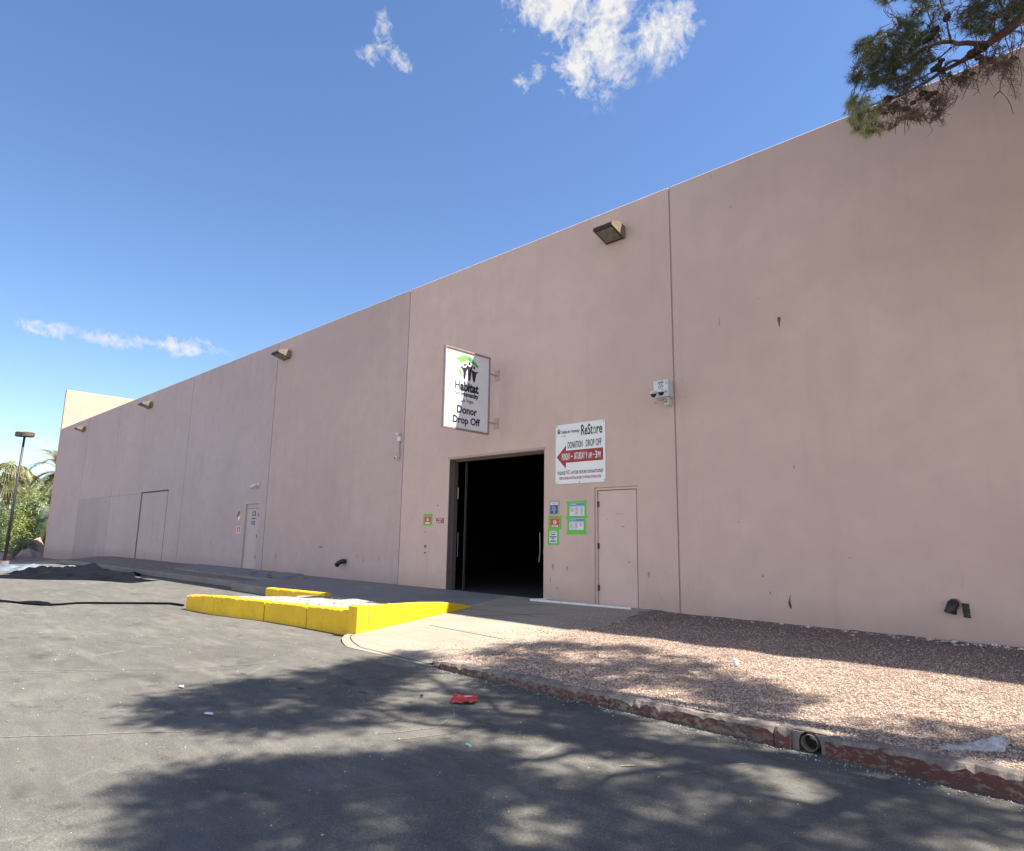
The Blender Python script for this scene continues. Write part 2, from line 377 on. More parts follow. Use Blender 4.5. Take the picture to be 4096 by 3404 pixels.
# ---------------------------------------------------------------- helpers
def link(name, verts, faces, mat=None, parent=None, smooth=False):
    me = bpy.data.meshes.new(name)
    me.from_pydata([tuple(v) for v in verts], [], [tuple(f) for f in faces])
    if mat: me.materials.append(mat)
    if smooth: me.polygons.foreach_set('use_smooth', [True] * len(me.polygons))
    me.update()
    o = bpy.data.objects.new(name, me); COL.objects.link(o)
    if parent: o.parent = parent
    return o
def np_link(name, V, F, mat, parent=None, smooth=False):
    k = F.shape[1]
    me = bpy.data.meshes.new(name)
    me.vertices.add(len(V)); me.vertices.foreach_set('co', V.astype(np.float32).ravel())
    me.loops.add(F.size); me.loops.foreach_set('vertex_index', F.astype(np.int32).ravel())
    me.polygons.add(len(F)); me.polygons.foreach_set('loop_start', np.arange(0, F.size, k, dtype=np.int32))
    me.polygons.foreach_set('loop_total', np.full(len(F), k, dtype=np.int32))
    if smooth: me.polygons.foreach_set('use_smooth', np.ones(len(F), dtype=bool))
    me.materials.append(mat); me.update(calc_edges=True); me.validate()
    o = bpy.data.objects.new(name, me); COL.objects.link(o)
    if parent: o.parent = parent
    return o
def tag(o, label=None, cat=None, group=None, kind=None):
    if label: o['label'] = label
    if cat: o['category'] = cat
    if group: o['group'] = group
    if kind: o['kind'] = kind
    return o
def empty(name, label, cat, loc=(0, 0, 0), group=None):
    # the parts are authored in world coordinates; place() moves the origin to the base without moving them
    o = bpy.data.objects.new(name, None); COL.objects.link(o); o.empty_display_size = 0.2
    o['_base'] = loc
    return tag(o, label, cat, group)
def place(root):
    b = Vector(root['_base']); del root['_base']
    root.location = b
    for c in root.children:
        c.location = Vector(c.location) - b
class MB:
    def __init__(s): s.v = []; s.f = []
    def box(s, x0, x1, y0, y1, z0, z1):
        b = len(s.v)
        s.v += [(x0, y0, z0), (x1, y0, z0), (x1, y1, z0), (x0, y1, z0), (x0, y0, z1), (x1, y0, z1), (x1, y1, z1), (x0, y1, z1)]
        s.f += [(b, b + 3, b + 2, b + 1), (b + 4, b + 5, b + 6, b + 7), (b, b + 1, b + 5, b + 4), (b + 1, b + 2, b + 6, b + 5), (b + 2, b + 3, b + 7, b + 6), (b + 3, b, b + 4, b + 7)]
        return s
    def prism(s, pts, axis, a, b_):
        # pts 2D polygon (counter-clockwise), extruded along an axis from a to b_
        n = len(pts); k = len(s.v)
        def P(p, t):
            return {'x': (t, p[0], p[1]), 'y': (p[0], t, p[1]), 'z': (p[0], p[1], t)}[axis]
        s.v += [P(p, a) for p in pts] + [P(p, b_) for p in pts]
        s.f += [tuple(k + i for i in range(n))[::-1], tuple(k + n + i for i in range(n))]
        s.f += [(k + i, k + (i + 1) % n, k + n + (i + 1) % n, k + n + i) for i in range(n)]
        return s
    def tube(s, pts, radii, n=8, cap=True):
        pts = [Vector(p) for p in pts]
        if not hasattr(radii, '__len__'): radii = [radii] * len(pts)
        rings = []; up = None
        for i, p in enumerate(pts):
            d = (pts[min(i + 1, len(pts) - 1)] - pts[max(i - 1, 0)]).normalized()
            if up is None:
                up = d.orthogonal().normalized()
            up = (up - d * up.dot(d))
            up = up.normalized() if up.length > 1e-5 else d.orthogonal().normalized()
            sd = d.cross(up)
            ring = []
            for k in range(n):
                a = 2 * math.pi * k / n
                ring.append(len(s.v)); s.v.append(tuple(p + (up * math.cos(a) + sd * math.sin(a)) * radii[i]))
            rings.append(ring)
        for a, b in zip(rings, rings[1:]):
            for k in range(n): s.f.append((a[k], a[(k + 1) % n], b[(k + 1) % n], b[k]))
        if cap: s.f.append(tuple(rings[0][::-1])); s.f.append(tuple(rings[-1]))
        return s
    def ball(s, c, r, nu=12, nv=8, sz=1.0, z0=-1, z1=1):
        k = len(s.v)
        for j in range(nv + 1):
            t = math.asin(z0) + (math.asin(z1) - math.asin(z0)) * j / nv
            for i in range(nu):
                a = 2 * math.pi * i / nu
                s.v.append((c[0] + r * math.cos(t) * math.cos(a), c[1] + r * math.cos(t) * math.sin(a), c[2] + r * sz * math.sin(t)))
        for j in range(nv):
            for i in range(nu):
                a = k + j * nu + i; b = k + j * nu + (i + 1) % nu
                s.f.append((a, b, b + nu, a + nu))
        return s
    def build(s, name, mat, parent=None, smooth=False, bevel=0):
        o = link(name, s.v, s.f, mat, parent, smooth)
        me = o.data
        bm = bmesh.new(); bm.from_mesh(me); bmesh.ops.recalc_face_normals(bm, faces=bm.faces)
        if bevel: bmesh.ops.bevel(bm, geom=list(bm.edges), offset=bevel, segments=2, affect='EDGES', profile=0.5)
        bm.to_mesh(me); bm.free()
        if smooth or bevel: me.polygons.foreach_set('use_smooth', [smooth] * len(me.polygons))
        return o
def frame_xz(y0):          # lettering on the wall: u to the right, v up, facing the camera side
    return lambda u, v, d=0.0: (u, y0 - d, v)
def frame_yz(x0):          # lettering on the projecting sign, facing +X
    return lambda u, v, d=0.0: (x0 + d, u, v)
def text(name, body, box, fr, mat, parent, depth=0.003, bold=0.0, shear=0.0, bl=False):
    """A line of raised lettering fitted to box = (u0, u1, v0, v1)."""
    cu = bpy.data.curves.new('t', 'FONT'); cu.body = body; cu.size = 1; cu.offset = bold; cu.shear = shear
    cu.resolution_u = 3
    o = bpy.data.objects.new('t', cu); COL.objects.link(o)
    dg = bpy.context.evaluated_depsgraph_get(); dg.update()
    me = bpy.data.meshes.new_from_object(o.evaluated_get(dg))
    bpy.data.objects.remove(o); bpy.data.curves.remove(cu)
    xs = [v.co.x for v in me.vertices]; ys = [v.co.y for v in me.vertices]
    x0, x1, y0, y1 = min(xs), max(xs), min(ys), max(ys)
    u0, u1, v0, v1 = box
    for v in me.vertices:
        v.co = fr(u0 + (v.co.x - x0) / (x1 - x0) * (u1 - u0), v0 + (v.co.y - y0) / (y1 - y0) * (v1 - v0), depth)
    me.name = name; me.materials.clear(); me.materials.append(mat); me.update()
    ob = bpy.data.objects.new(name, me); COL.objects.link(ob); ob.parent = parent
    return ob
def plate(name, pts, fr, d0, d1, mat, parent):
    n = len(pts)
    v = [fr(p[0], p[1], d0) for p in pts] + [fr(p[0], p[1], d1) for p in pts]
    f = [tuple(range(n, 2 * n)), tuple(range(n))[::-1]] + [(i, (i + 1) % n, n + (i + 1) % n, n + i) for i in range(n)]
    o = link(name, v, f, mat, parent)
    bm = bmesh.new(); bm.from_mesh(o.data); bmesh.ops.recalc_face_normals(bm, faces=bm.faces); bm.to_mesh(o.data); bm.free()
    return o
def rect(u0, u1, v0, v1, j=0.0):
    q = lambda: rnd.uniform(-j, j)
    return [(u0 + q(), v0 + q()), (u1 + q(), v0 + q()), (u1 + q(), v1 + q()), (u0 + q(), v1 + q())]
def roundrect(u0, u1, v0, v1, r, n=5):
    p = []
    for cx, cy, a0 in ((u1 - r, v1 - r, 0), (u0 + r, v1 - r, 90), (u0 + r, v0 + r, 180), (u1 - r, v0 + r, 270)):
        for k in range(n + 1):
            a = rad(a0 + 90 * k / n); p.append((cx + r * math.cos(a), cy + r * math.sin(a)))
    return p
def disc(u, v, ru, rv, n=18): return [(u + ru * math.cos(2 * math.pi * k / n), v + rv * math.sin(2 * math.pi * k / n)) for k in range(n)]

# ---------------------------------------------------------------- terrain heights
def drop(x):
    t = min(1, max(0, (-x - 35) / 12)); return 0.5 * t * t * (3 - 2 * t)
def zplane(y): return 0.065 * (y - 5.2)            # apron sloping up to the wall
def hkerb(x): return float(np.interp(x, [-6.1, -5.9, -3.6, -2.0, 0, 5], [.05, .085, .112, .132, .147, .15]))
def zgrav(x, y):
    h = hkerb(x) - .004; return h + (min(y, 10.2) - 5.2) * (.315 - h) / 4.8

# ground sheet: fine near the camera, coarse to the horizon
xs = sorted(set([-1500, -900, -500, -300, -200, -140, -100, -80, -65, 60, 100, 200, 400, 900, 1500] + [-56 + 2 * i for i in range(19)] + [-18 + 0.5 * i for i in range(60)] + [12 + 4 * i for i in range(10)]))
ys = sorted(set([-1500, -700, -300, -120, -60, -30, -15, -8, 60, 100, 160, 300, 600, 1500] + [-4 + 0.5 * i for i in range(30)] + [11 + 4 * i for i in range(10)]))
V = []; F = []
for y in ys:
    for x in xs:
        z = -drop(x)
        if -18 < x < 12 and -4 < y < 11: z += 0.012 * noise.noise(Vector((x * 0.5, y * 0.5, 0)))
        V.append((x, y, z))
nx = len(xs)
for j in range(len(ys) - 1):
    for i in range(nx - 1): F.append((j * nx + i, j * nx + i + 1, (j + 1) * nx + i + 1, (j + 1) * nx + i))
tag(link('ground', V, F, M_asph, smooth=True), 'worn grey asphalt of the parking lot', kind='structure')

# concrete apron in front of the garage opening
def sheet(name, outline_rows, zf, mat, thick=0.12, label=None, kind='structure'):
    """outline_rows: list of (y, x_left, x_right); a solid slab following zf(x, y)."""
    n = 28; V = []; F = []
    for (y, a, b) in outline_rows:
        for i in range(n + 1):
            x = a + (b - a) * i / n; V.append((x, y, zf(x, y)))
    m = len(outline_rows); w = n + 1
    for j in range(m - 1):
        for i in range(n): F.append((j * w + i, j * w + i + 1, (j + 1) * w + i + 1, (j + 1) * w + i))
    k = len(V); V += [(x, y, z - thick) for x, y, z in V]
    ring = [i for i in range(w)] + [j * w + n for j in range(1, m)] + [(m - 1) * w + i for i in range(n - 1, -1, -1)] + [j * w for j in range(m - 2, 0, -1)]
    for a, b in zip(ring, ring[1:] + ring[:1]): F.append((a, a + k, b + k, b))
    o = link(name, V, F, mat, smooth=False)
    return tag(o, label, kind=kind)
rows = []
for y in [5.14, 5.2, 5.3, 5.45, 5.6, 5.8, 6.1, 6.5, 7, 7.5, 8, 8.5, 9, 9.5, 10.0]:
    if y < 5.85: xl = -8.75 + 0.9 * max(0, (5.85 - y) / 0.71) ** 2.2
    else: xl = -8.75 - 0.17 * (y - 5.85)
    rows.append((y, xl, -5.9))
zap = lambda x, y: 0.012 + max(0, zplane(y)) + 0.003 * noise.noise(Vector((x, y, 3)))
sheet('driveway_apron', rows, zap, M_conc, 0.14, 'pale concrete apron sloping up to the garage opening')
rows2 = [(y, -17.8, -8.75 - 0.17 * (y - 5.85) - 0.005) for y in (7.9, 8.1, 8.4, 8.8, 9.2, 9.6, 10.0)]
sheet('driveway_slab', rows2, zap, M_concg, 0.3, 'grey concrete slab along the wall behind the yellow kerb')
# tooled joints in the apron
def strip(name, pts, w, zf, mat, lift=0.003):
    V = []; F = []
    for i, p in enumerate(pts):
        a = Vector(pts[max(0, i - 1)]); b = Vector(pts[min(len(pts) - 1, i + 1)])
        d = (b - a).normalized(); nrm = Vector((-d.y, d.x)) * w / 2
        for s in (-1, 1):
            q = Vector(p) + nrm * s; V.append((q.x, q.y, zf(q.x, q.y) + lift))
    for i in range(len(pts) - 1): F.append((2 * i, 2 * i + 1, 2 * i + 3, 2 * i + 2))
    return V, F
jv = []; jf = []
def lerp2(a, b, n=12): return [(a[0] + (b[0] - a[0]) * i / n, a[1] + (b[1] - a[1]) * i / n) for i in range(n + 1)]
arc1 = [(-8.72 + 0.9 * t ** 2.2 * 1.0 + 0.10, 5.85 - 0.6 * t) for t in [i / 10 for i in range(11)]] + lerp2((-7.6, 5.24), (-6.1, 5.20), 6)
for pts in (lerp2((-9.2, 8.35), (-7.9, 9.6)), lerp2((-9.2, 8.35), (-7.35, 8.40)), lerp2((-8.35, 7.75), (-7.0, 9.0)), lerp2((-8.2, 6.85), (-6.5, 6.75)), arc1):
    v, f = strip('j', pts, 0.014, zap, None)
    k = len(jv); jv += v; jf += [tuple(i + k for i in q) for q in f]
tag(link('driveway_joints', jv, jf, M_markshade), 'dark tooled joints in the concrete apron', kind='structure')

# gravel planter strip on the right
V = []; F = []
gx = [-6.75 + 0.12 * i for i in range(160)]; gy = [5.2 + 0.12 * i for i in range(41)]
for y in gy:
    y = min(y, 10.0)
    for x in gx:
        e = -6.05 + 0.30 * noise.noise(Vector((y * 1.1, 2, 0))) - max(0, y - 8.2) * .22 * (1 + noise.noise(Vector((y * 3, 5, 0)))) + 0.12 * noise.noise(Vector((y * 5, 7, 0))) - 0.35 * max(0, (8.0 - y) / 3) + 0.15
        h = zgrav(x, y) + 0.02 * noise.noise(Vector((x * 1.6, y * 1.6, 0))) + 0.008 * noise.noise(Vector((x * 6, y * 6, 1)))
        t = min(1, max(0, (x - e) / 0.35))
        under = zap(x, y) - 0.05
        base = max(h, zap(x, y) + 0.004) if x < -5.85 else h
        V.append((x, y, under + (base - under) * min(1, max(0, (x - e) / 0.08)) if x < e + 0.08 else zap(x, y) + 0.004 + (max(h, zap(x, y) + 0.006) - zap(x, y) - 0.004) * t if x < -5.85 else h))
nx = len(gx)
for j in range(len(gy) - 1):
    for i in range(nx - 1): F.append((j * nx + i, j * nx + i + 1, (j + 1) * nx + i + 1, (j + 1) * nx + i))
GR = link('gravel_bed', V, F, M_grav, smooth=True)
tag(GR, 'reddish pink gravel bed between red kerb and wall', kind='structure')

def pebbles(name, pts, sizes, mat, flat=0.6, seed=1):
    rs = np.random.RandomState(seed)
    n = len(pts)
    base = np.array([(1, 0, 0), (0, 1, 0), (-1, 0, 0), (0, -1, 0), (0, 0, 1), (0, 0, -1)], float)
    fc = np.array([(0, 1, 4), (1, 2, 4), (2, 3, 4), (3, 0, 4), (1, 0, 5), (2, 1, 5), (3, 2, 5), (0, 3, 5)])
    a = rs.rand(n) * 6.283
    sc = sizes[:, None, None] * (0.65 + 0.7 * rs.rand(n, 6, 1))
    vv = base[None] * sc; vv[..., 2] *= flat
    vv[..., :2] += rs.uniform(-.25, .25, (n, 6, 2)) * sizes[:, None, None]
    x = vv[..., 0] * np.cos(a)[:, None] - vv[..., 1] * np.sin(a)[:, None]
    y = vv[..., 0] * np.sin(a)[:, None] + vv[..., 1] * np.cos(a)[:, None]
    V = np.stack([x, y, vv[..., 2]], -1) + pts[:, None, :]
    Fc = fc[None] + (np.arange(n) * 6)[:, None, None]
    return np_link(name, V.reshape(-1, 3), Fc.reshape(-1, 3), mat)
rs = np.random.RandomState(3)
n = 125000
px = rs.uniform(-6.2, 1.2, n); px = px - 0.0; py = 5.2 + 4.75 * rs.rand(n) ** 1.35
keep = []
for i in range(n):
    e = -5.95 + 0.30 * noise.noise(Vector((py[i] * 1.1, 2, 0))) - max(0, py[i] - 8.2) * .12 - 0.35 * max(0, (8.0 - py[i]) / 3)
    keep.append(px[i] > e and rs.rand() < np.interp(py[i], [7.2, 9.6], [1, .12]))
keep = np.array(keep)
px, py = px[keep], py[keep]
pz = np.array([(zgrav(x, y) if x > -5.85 else max(zgrav(x, y), zap(x, y))) + 0.02 * noise.noise(Vector((x * 1.6, y * 1.6, 0))) + 0.003 for x, y in zip(px, py)])
sz = 0.0036 + 0.0075 * rs.rand(len(px)) ** 3
tag(pebbles('gravel', np.stack([px, py, pz], 1), sz, M_peb, 0.7), 'loose pinkish pebbles covering the planter strip', kind='stuff')
# stray pebbles spilling onto the apron and chips on the asphalt
n = 1500
px = -6.1 - np.abs(rs.normal(0, 0.45, n)); py = 5.3 + 4.4 * rs.rand(n)
pz = np.array([zap(x, y) + 0.004 for x, y in zip(px, py)])
tag(pebbles('stray_pebbles', np.stack([px, py, pz], 1), 0.005 + 0.006 * rs.rand(n), M_peb), 'stray pebbles spilled onto the concrete apron', kind='stuff')
n = 1500
px = rs.uniform(-16, 0.5, n); py = rs.uniform(0.8, 5.0, n)
tag(pebbles('asphalt_grit', np.stack([px, py, np.full(n, 0.004)], 1), 0.0025 + 0.006 * rs.rand(n) ** 3, M_chip, 0.6, 5), 'small stone chips scattered over the asphalt', kind='stuff')
n = 900
px = rs.uniform(-6.2, 0.5, n); py = 5.10 - np.abs(rs.normal(0, 0.07, n))
tag(pebbles('kerb_grit', np.stack([px, py, np.full(n, 0.005)], 1), 0.003 + 0.006 * rs.rand(n) ** 3, M_chip, 0.6, 15), 'fine grit gathered along the foot of the red kerb', kind='stuff')
# fallen pine needles
n = 2600
cx0 = rs.uniform(-6.5, 0.3, n); cy0 = 1.5 + 7.6 * rs.rand(n) ** .8
az_ = rs.rand(n) * 6.283; L_ = .05 + .05 * rs.rand(n)
zz = np.array([(zgrav(x, y) + .02 if x > -5.8 else zap(x, y) + .006) if y > 5.3 else (.16 if y > 5.1 else .012) for x, y in zip(cx0, cy0)])
kk = (cy0 < 5.08) | (cy0 > 5.32); dxx = np.cos(az_) * L_ / 2; dyy = np.sin(az_) * L_ / 2
Vn = np.stack([np.stack([cx0 - dxx, cy0 - dyy, zz], 1), np.stack([cx0 + dxx, cy0 + dyy, zz + .004], 1), np.stack([cx0 + dxx * .3 - dyy * .05, cy0 + dyy * .3 + dxx * .05, zz + .006], 1)], 1)[kk]
tag(np_link('pine_litter', Vn.reshape(-1, 3), np.arange(len(Vn) * 3).reshape(-1, 3), M_needb), 'fallen dry pine needles under the tree', kind='stuff')
# broken stone and rubble along the foot of the wall
n = 420
px = rs.uniform(-5.4, 0.5, n); py = 9.93 - np.abs(rs.normal(0, 0.13, n)); kk = rs.rand(n) < np.clip((px + 4.2) / 3, 0.08, 1)
px, py = px[kk], py[kk]
pz = np.array([zgrav(x, y) + 0.008 for x, y in zip(px, py)])
tag(pebbles('rubble', np.stack([px, py, pz], 1), 0.012 + 0.04 * rs.rand(len(px)) ** 3, M_chip, 0.45, 9), 'grey broken stone chips along the foot of the wall', kind='stuff')

# kerbs: a rough beam along a path
def beam(name, p0, p1, w, zb0, zb1, zt0, zt1, mat, parent=None, ch=0.02, chip=0.03, n=None, seed=0, side=None, chipfreq=3.0, wob=0.004):
    p0 = Vector(p0); p1 = Vector(p1); L = (p1 - p0).length; d = (p1 - p0) / L
    nr = Vector((-d.y, d.x)) if side is None else Vector(side)
    n = n or max(4, int(L / 0.04)); V = []; F = []
    for i in range(n + 1):
        t = i / n; p = p0 + d * L * t; zb = zb0 + (zb1 - zb0) * t; zt = zt0 + (zt1 - zt0) * t
        q = noise.noise(Vector((t * L * chipfreq + seed * 9.1, seed, 0))) * 0.6 + noise.noise(Vector((t * L * chipfreq * 5 + seed, seed, 4))) * 0.5
        c = ch + max(0, q) * chip * 2.2
        c2 = c * (0.8 + 0.5 * noise.noise(Vector((t * L * 8, seed, 9))))
        j = wob * noise.noise(Vector((t * L * 7, seed, 2)))
        e = 0.0
        if i == 0 or i == n: e = 0.008
        c = min(c, (zt - zb) * 0.55); c2 = min(c2, w * 0.6)
        zt_ = zt + wob * noise.noise(Vector((t * L * 4, seed, 6)))
        for a, z in ((0 + e + j, zb), (e + j, zb + (zt_ - zb) * 0.5), (e + j, zt_ - c - e), (c2 + e, zt_ - e), (w * 0.6 + c2 * 0.4, zt_ - e + 0.002), (w - ch, zt_ - e), (w, zt_ - ch - e), (w, zb)):
            q2 = p + nr * a; V.append((q2.x, q2.y, z))
    k = 8
    for i in range(n):
        for m in range(k):
            F.append((i * k + m, i * k + (m + 1) % k, (i + 1) * k + (m + 1) % k, (i + 1) * k + m))
    F.append(tuple(range(k))[::-1]); F.append(tuple(n * k + m for m in range(k)))
    o = link(name, V, F, mat, parent)
    bm = bmesh.new(); bm.from_mesh(o.data); bmesh.ops.recalc_face_normals(bm, faces=bm.faces); bm.to_mesh(o.data); bm.free()
    return o
sv_ = []; sf_ = []
for pts in ([(-9.6, .9), (-8.6, 1.9), (-7.9, 2.9), (-7.6, 3.7)], [(-9.2, 1.4), (-8.3, 2.4), (-7.75, 3.3), (-7.5, 4.0)], [(-4.35, 3.2), (-4.2, 3.6), (-4.35, 3.95), (-4.55, 4.1)], [(-6.2, 1.1), (-5.9, 1.5), (-5.3, 2.3)], [(-12.5, 2.0), (-11.3, 3.0), (-10.0, 3.8)], [(-4.15, 3.15), (-3.98, 3.6), (-4.1, 3.95)]):
    q = []
    for a, b in zip(pts, pts[1:]): q += lerp2(a, b, 8)[:-1]
    q.append(pts[-1]); q = [(x + .03 * noise.noise(Vector((x * 2, y * 2, 1))), y) for x, y in q]
    v, f = strip('s', q, 0.012, lambda x, y: 0.012 * noise.noise(Vector((x * 0.5, y * 0.5, 0))), None, 0.0042)
    k = len(sv_); sv_ += v; sf_ += [tuple(i + k for i in t_) for t_ in f]
tag(link('pavement_scratches', sv_, sf_, simple('pale_scratch', (0.21, 0.19, 0.165, 1), .9, 0, .4, 30)), 'thin pale scrape lines across the asphalt', kind='structure')
# red kerb
rk = empty('red_kerb', 'low kerb with flaking dark red paint edging the gravel bed', 'kerb', (-4, 5.13, 0))
segs = [(-5.93, -5.24, .085, .10), (-5.23, -3.60, .10, .115), (-3.59, -2.11, .115, .135), (-2.10, -1.985, .135, .135), (-1.74, -0.62, .14, .15), (-0.61, 1.4, .15, .15), (1.41, 4.0, .15, .15)]
for i, (a, b, h0, h1) in enumerate(segs):
    beam('kerb_segment', (a, 5.12), (b, 5.12), 0.17, -0.05, -0.05, h0, h1, M_redc, rk, 0.022, 0.060, seed=i + 2, side=(0, 1), wob=0.018, chipfreq=4.0)
beam('kerb_segment', (-6.10, 5.13), (-5.95, 5.12), 0.14, -0.05, -0.05, 0.03, 0.075, M_redc, rk, 0.02, 0.03, seed=30, side=(0, 1))
beam('kerb_segment', (-1.985, 5.19), (-1.74, 5.19), 0.11, 0.128, 0.128, 0.139, 0.141, M_redc, rk, 0.003, 0.002, seed=33, side=(0, 1))
place(rk)
# drain pipe through the kerb
dp = empty('drain_pipe', 'round drain pipe mouth set into the broken gap of the red kerb', 'drain pipe', (-1.86, 5.2, 0.0))
mb = MB(); n_ = 24
for (rr_, yy_) in ((0.059, 5.165), (0.054, 5.165), (0.054, 5.60), (0.059, 5.60)):
    for k in range(n_):
        a = 2 * math.pi * k / n_; mb.v.append((-1.862 + rr_ * math.cos(a), yy_, 0.062 + rr_ * math.sin(a)))
for q in range(4):
    for k in range(n_):
        a = q * n_; b = ((q + 1) % 4) * n_
        mb.f.append((a + k, a + (k + 1) % n_, b + (k + 1) % n_, b + k))
mb.build('pipe', simple('dirty_pipe', (0.13, 0.105, 0.09, 1), .9, 0, .5, 30), dp, True)
MB().prism(disc(-1.862, 0.062, 0.058, 0.058), 'y', 5.24, 5.26).build('shade_disc', M_markshade, dp)  # black disc paints the shade inside the pipe mouth
MB().prism([(-1.985, -.03), (-1.94, -.03), (-1.938, 0.06), (-1.93, 0.10), (-1.90, 0.128), (-1.985, 0.128)], 'y', 5.17, 5.29).build('mortar', M_concg, dp)
MB().prism([(-1.74, -.03), (-1.74, 0.128), (-1.82, 0.128), (-1.795, 0.10), (-1.785, 0.06), (-1.783, -.03)], 'y', 5.18, 5.29).build('mortar', M_concg, dp)
plate('brick_shard', [(-1.84, .075), (-1.80, .085), (-1.805, .11), (-1.85, .125), (-1.88, .11), (-1.87, .085)], frame_xz(5.238), 0, .02, M_wall, dp)
place(dp)

# yellow kerb island
yk = empty('yellow_kerb', 'bright yellow painted concrete kerb wall round a raised island', 'kerb', (-9.5, 5.8, 0))
blk = [((-13.80, 5.24), (-12.66, 5.30), .275, .335), ((-12.64, 5.30), (-11.22, 5.58), .335, .325), ((-11.20, 5.585), (-9.98, 5.70), .325, .34), ((-9.96, 5.70), (-8.80, 5.77), .34, .375)]
for i, (a, b, h0, h1) in enumerate(blk):
    beam('kerb_block', a, b, 0.20, -0.05, -0.03, h0, h1, M_yelk, yk, 0.008, 0.034, seed=i + 11, chipfreq=1.6, wob=0.006)
MB().prism([(-8.80, 5.73), (-8.58, 5.745), (-8.60, 5.97), (-8.82, 5.97)], 'z', -0.02, 0.445).build('corner_post', M_yelk, yk, bevel=0.012)
# tapering side ramp kerb, following the apron up to its tip
st = [((-8.602, 5.975), .43), ((-8.70, 6.6), .415), ((-8.80, 7.25), .395), ((-8.90, 7.85), .355), ((-8.97, 8.25), .30), ((-9.02, 8.50), .245)]
V = []; F = []
for (x, y), zt in st:
    nx_ = Vector((-0.985, -0.17)); zb = zap(x, y) - 0.03; zt = max(zt, zb + 0.04)
    for a, z in ((0, zb), (0, zt - 0.012), (0.012, zt), (0.19, zt), (0.20, zt - .012), (0.20, zb)):
        V.append((x + nx_.x * a, y + nx_.y * a, z))
for i in range(len(st) - 1):
    for m in range(6): F.append((i * 6 + m, i * 6 + (m + 1) % 6, (i + 1) * 6 + (m + 1) % 6, (i + 1) * 6 + m))
F.append((5, 4, 3, 2, 1, 0)); F.append(tuple((len(st) - 1) * 6 + m for m in range(6)))
o = link('side_kerb', V, F, M_yelk, yk)
bm = bmesh.new(); bm.from_mesh(o.data); bmesh.ops.recalc_face_normals(bm, faces=bm.faces); bm.to_mesh(o.data); bm.free()
beam('rear_kerb', (-15.3, 7.62), (-12.7, 7.66), 0.18, 0.0, 0.0, .225, .265, M_yelk, yk, 0.02, 0.03, seed=17)
place(yk)
# raised rubble filling of the island
V = []; F = []
nxs = 44; nys = 16
for j in range(nys + 1):
    for i in range(nxs + 1):
        t = i / nxs; s = j / nys
        x = -13.6 + (4.65) * t; yf = 5.45 + 0.45 * t; y = yf + (7.92 - yf) * s
        x = x + (-0.12) * s * t
        z = 0.265 + 0.05 * t - 0.085 * s + 0.022 * noise.noise(Vector((x * 3, y * 3, 0))) + 0.012 * noise.noise(Vector((x * 11, y * 11, 0)))
        z -= 0.30 * max(0, 0.10 - t) / 0.10
        V.append((x, y, z))
for j in range(nys):
    for i in range(nxs): a = j * (nxs + 1) + i; F.append((a, a + 1, a + nxs + 2, a + nxs + 1))
tag(link('island_bed', V, F, M_rub), 'pale rubble bed inside the yellow kerb', kind='structure')
n = 220
px = rs.uniform(-12.9, -9.1, n); py = rs.uniform(5.9, 7.7, n)
tag(pebbles('island_rubble', np.stack([px, py, 0.28 + 0.05 * (px + 13.6) / 4.6 - 0.085 * (py - 5.5) / 2.4], 1), 0.006 + 0.025 * rs.rand(n) ** 4, M_rub, 0.4, 12), 'pale broken concrete inside the yellow kerb', kind='stuff')

# far kerb, planting strip and footpath along the wall on the left
fk = empty('grey_kerb', 'weathered grey concrete kerb running along the far wall', 'kerb', (-25, 8.3, 0))
xk = -17.8; i = 0
while xk > -52:
    nx2 = xk - 3.0
    beam('kerb_segment', (xk - .01, 8.33 - 0.012 * (-17.8 - xk)), (nx2 + .01, 8.33 - 0.012 * (-17.8 - nx2)), 0.16, -drop(xk) - .1, -drop(nx2) - .1, .165 - drop(xk), .165 - drop(nx2), M_concg, fk, 0.02, 0.03, n=24, seed=40 + i, side=(0, 1), wob=0.01)
    xk = nx2; i += 1
place(fk)
zl = lambda x, y: 0.13 + (y - 8.4) * 0.12 - drop(x) + 0.02 * noise.noise(Vector((x * 2, y * 2, 0)))
V = []; F = []
lx = [-17.8 - 0.35 * i for i in range(98)]; ly = [8.05 + 0.15 * i for i in range(14)]
for y in ly:
    for x in lx: yy = max(y, 8.44 - 0.012 * (-17.8 - x)); V.append((x, min(yy, 10.0), zl(x, min(yy, 10.0))))
nx = len(lx)
for j in range(len(ly) - 1):
    for i in range(nx - 1): F.append((j * nx + i, (j + 1) * nx + i, (j + 1) * nx + i + 1, j * nx + i + 1))
tag(link('dirt_strip', V, F, M_dirt, smooth=True), 'bare dirt strip between grey kerb and wall', kind='structure')
sheet('footpath', [(y, -25.5 + (10 - y) * 0.6, -17.79) for y in (8.95, 9.2, 9.6, 10.0)], lambda x, y: max(zap(x, y), zl(x, y) + 0.03) + 0.004, M_concg, 0.2, 'grey concrete path in front of the far door')
sv = MB()
for a, y, l in ((-20.2, 9.5, .5), (-19.6, 9.2, .3), (-18.9, 9.35, .45), (-19.4, 9.7, .2), (-18.3, 9.1, .35), (-17.5, 9.3, .25), (-17.0, 9.5, .3)):
    z0_ = max(zap(a, y), zl(a, y) + .03) + 0.0115; sv.v += [(a, y, z0_), (a + l, y - .03, z0_), (a + l * .8, y + .06, z0_ + .003), (a + .1, y + .05, z0_ + .003)]; k = len(sv.v) - 4; sv.f.append((k, k + 1, k + 2, k + 3))
tag(sv.build('path_stains', M_markshade), 'dark marks on the concrete path', kind='structure')

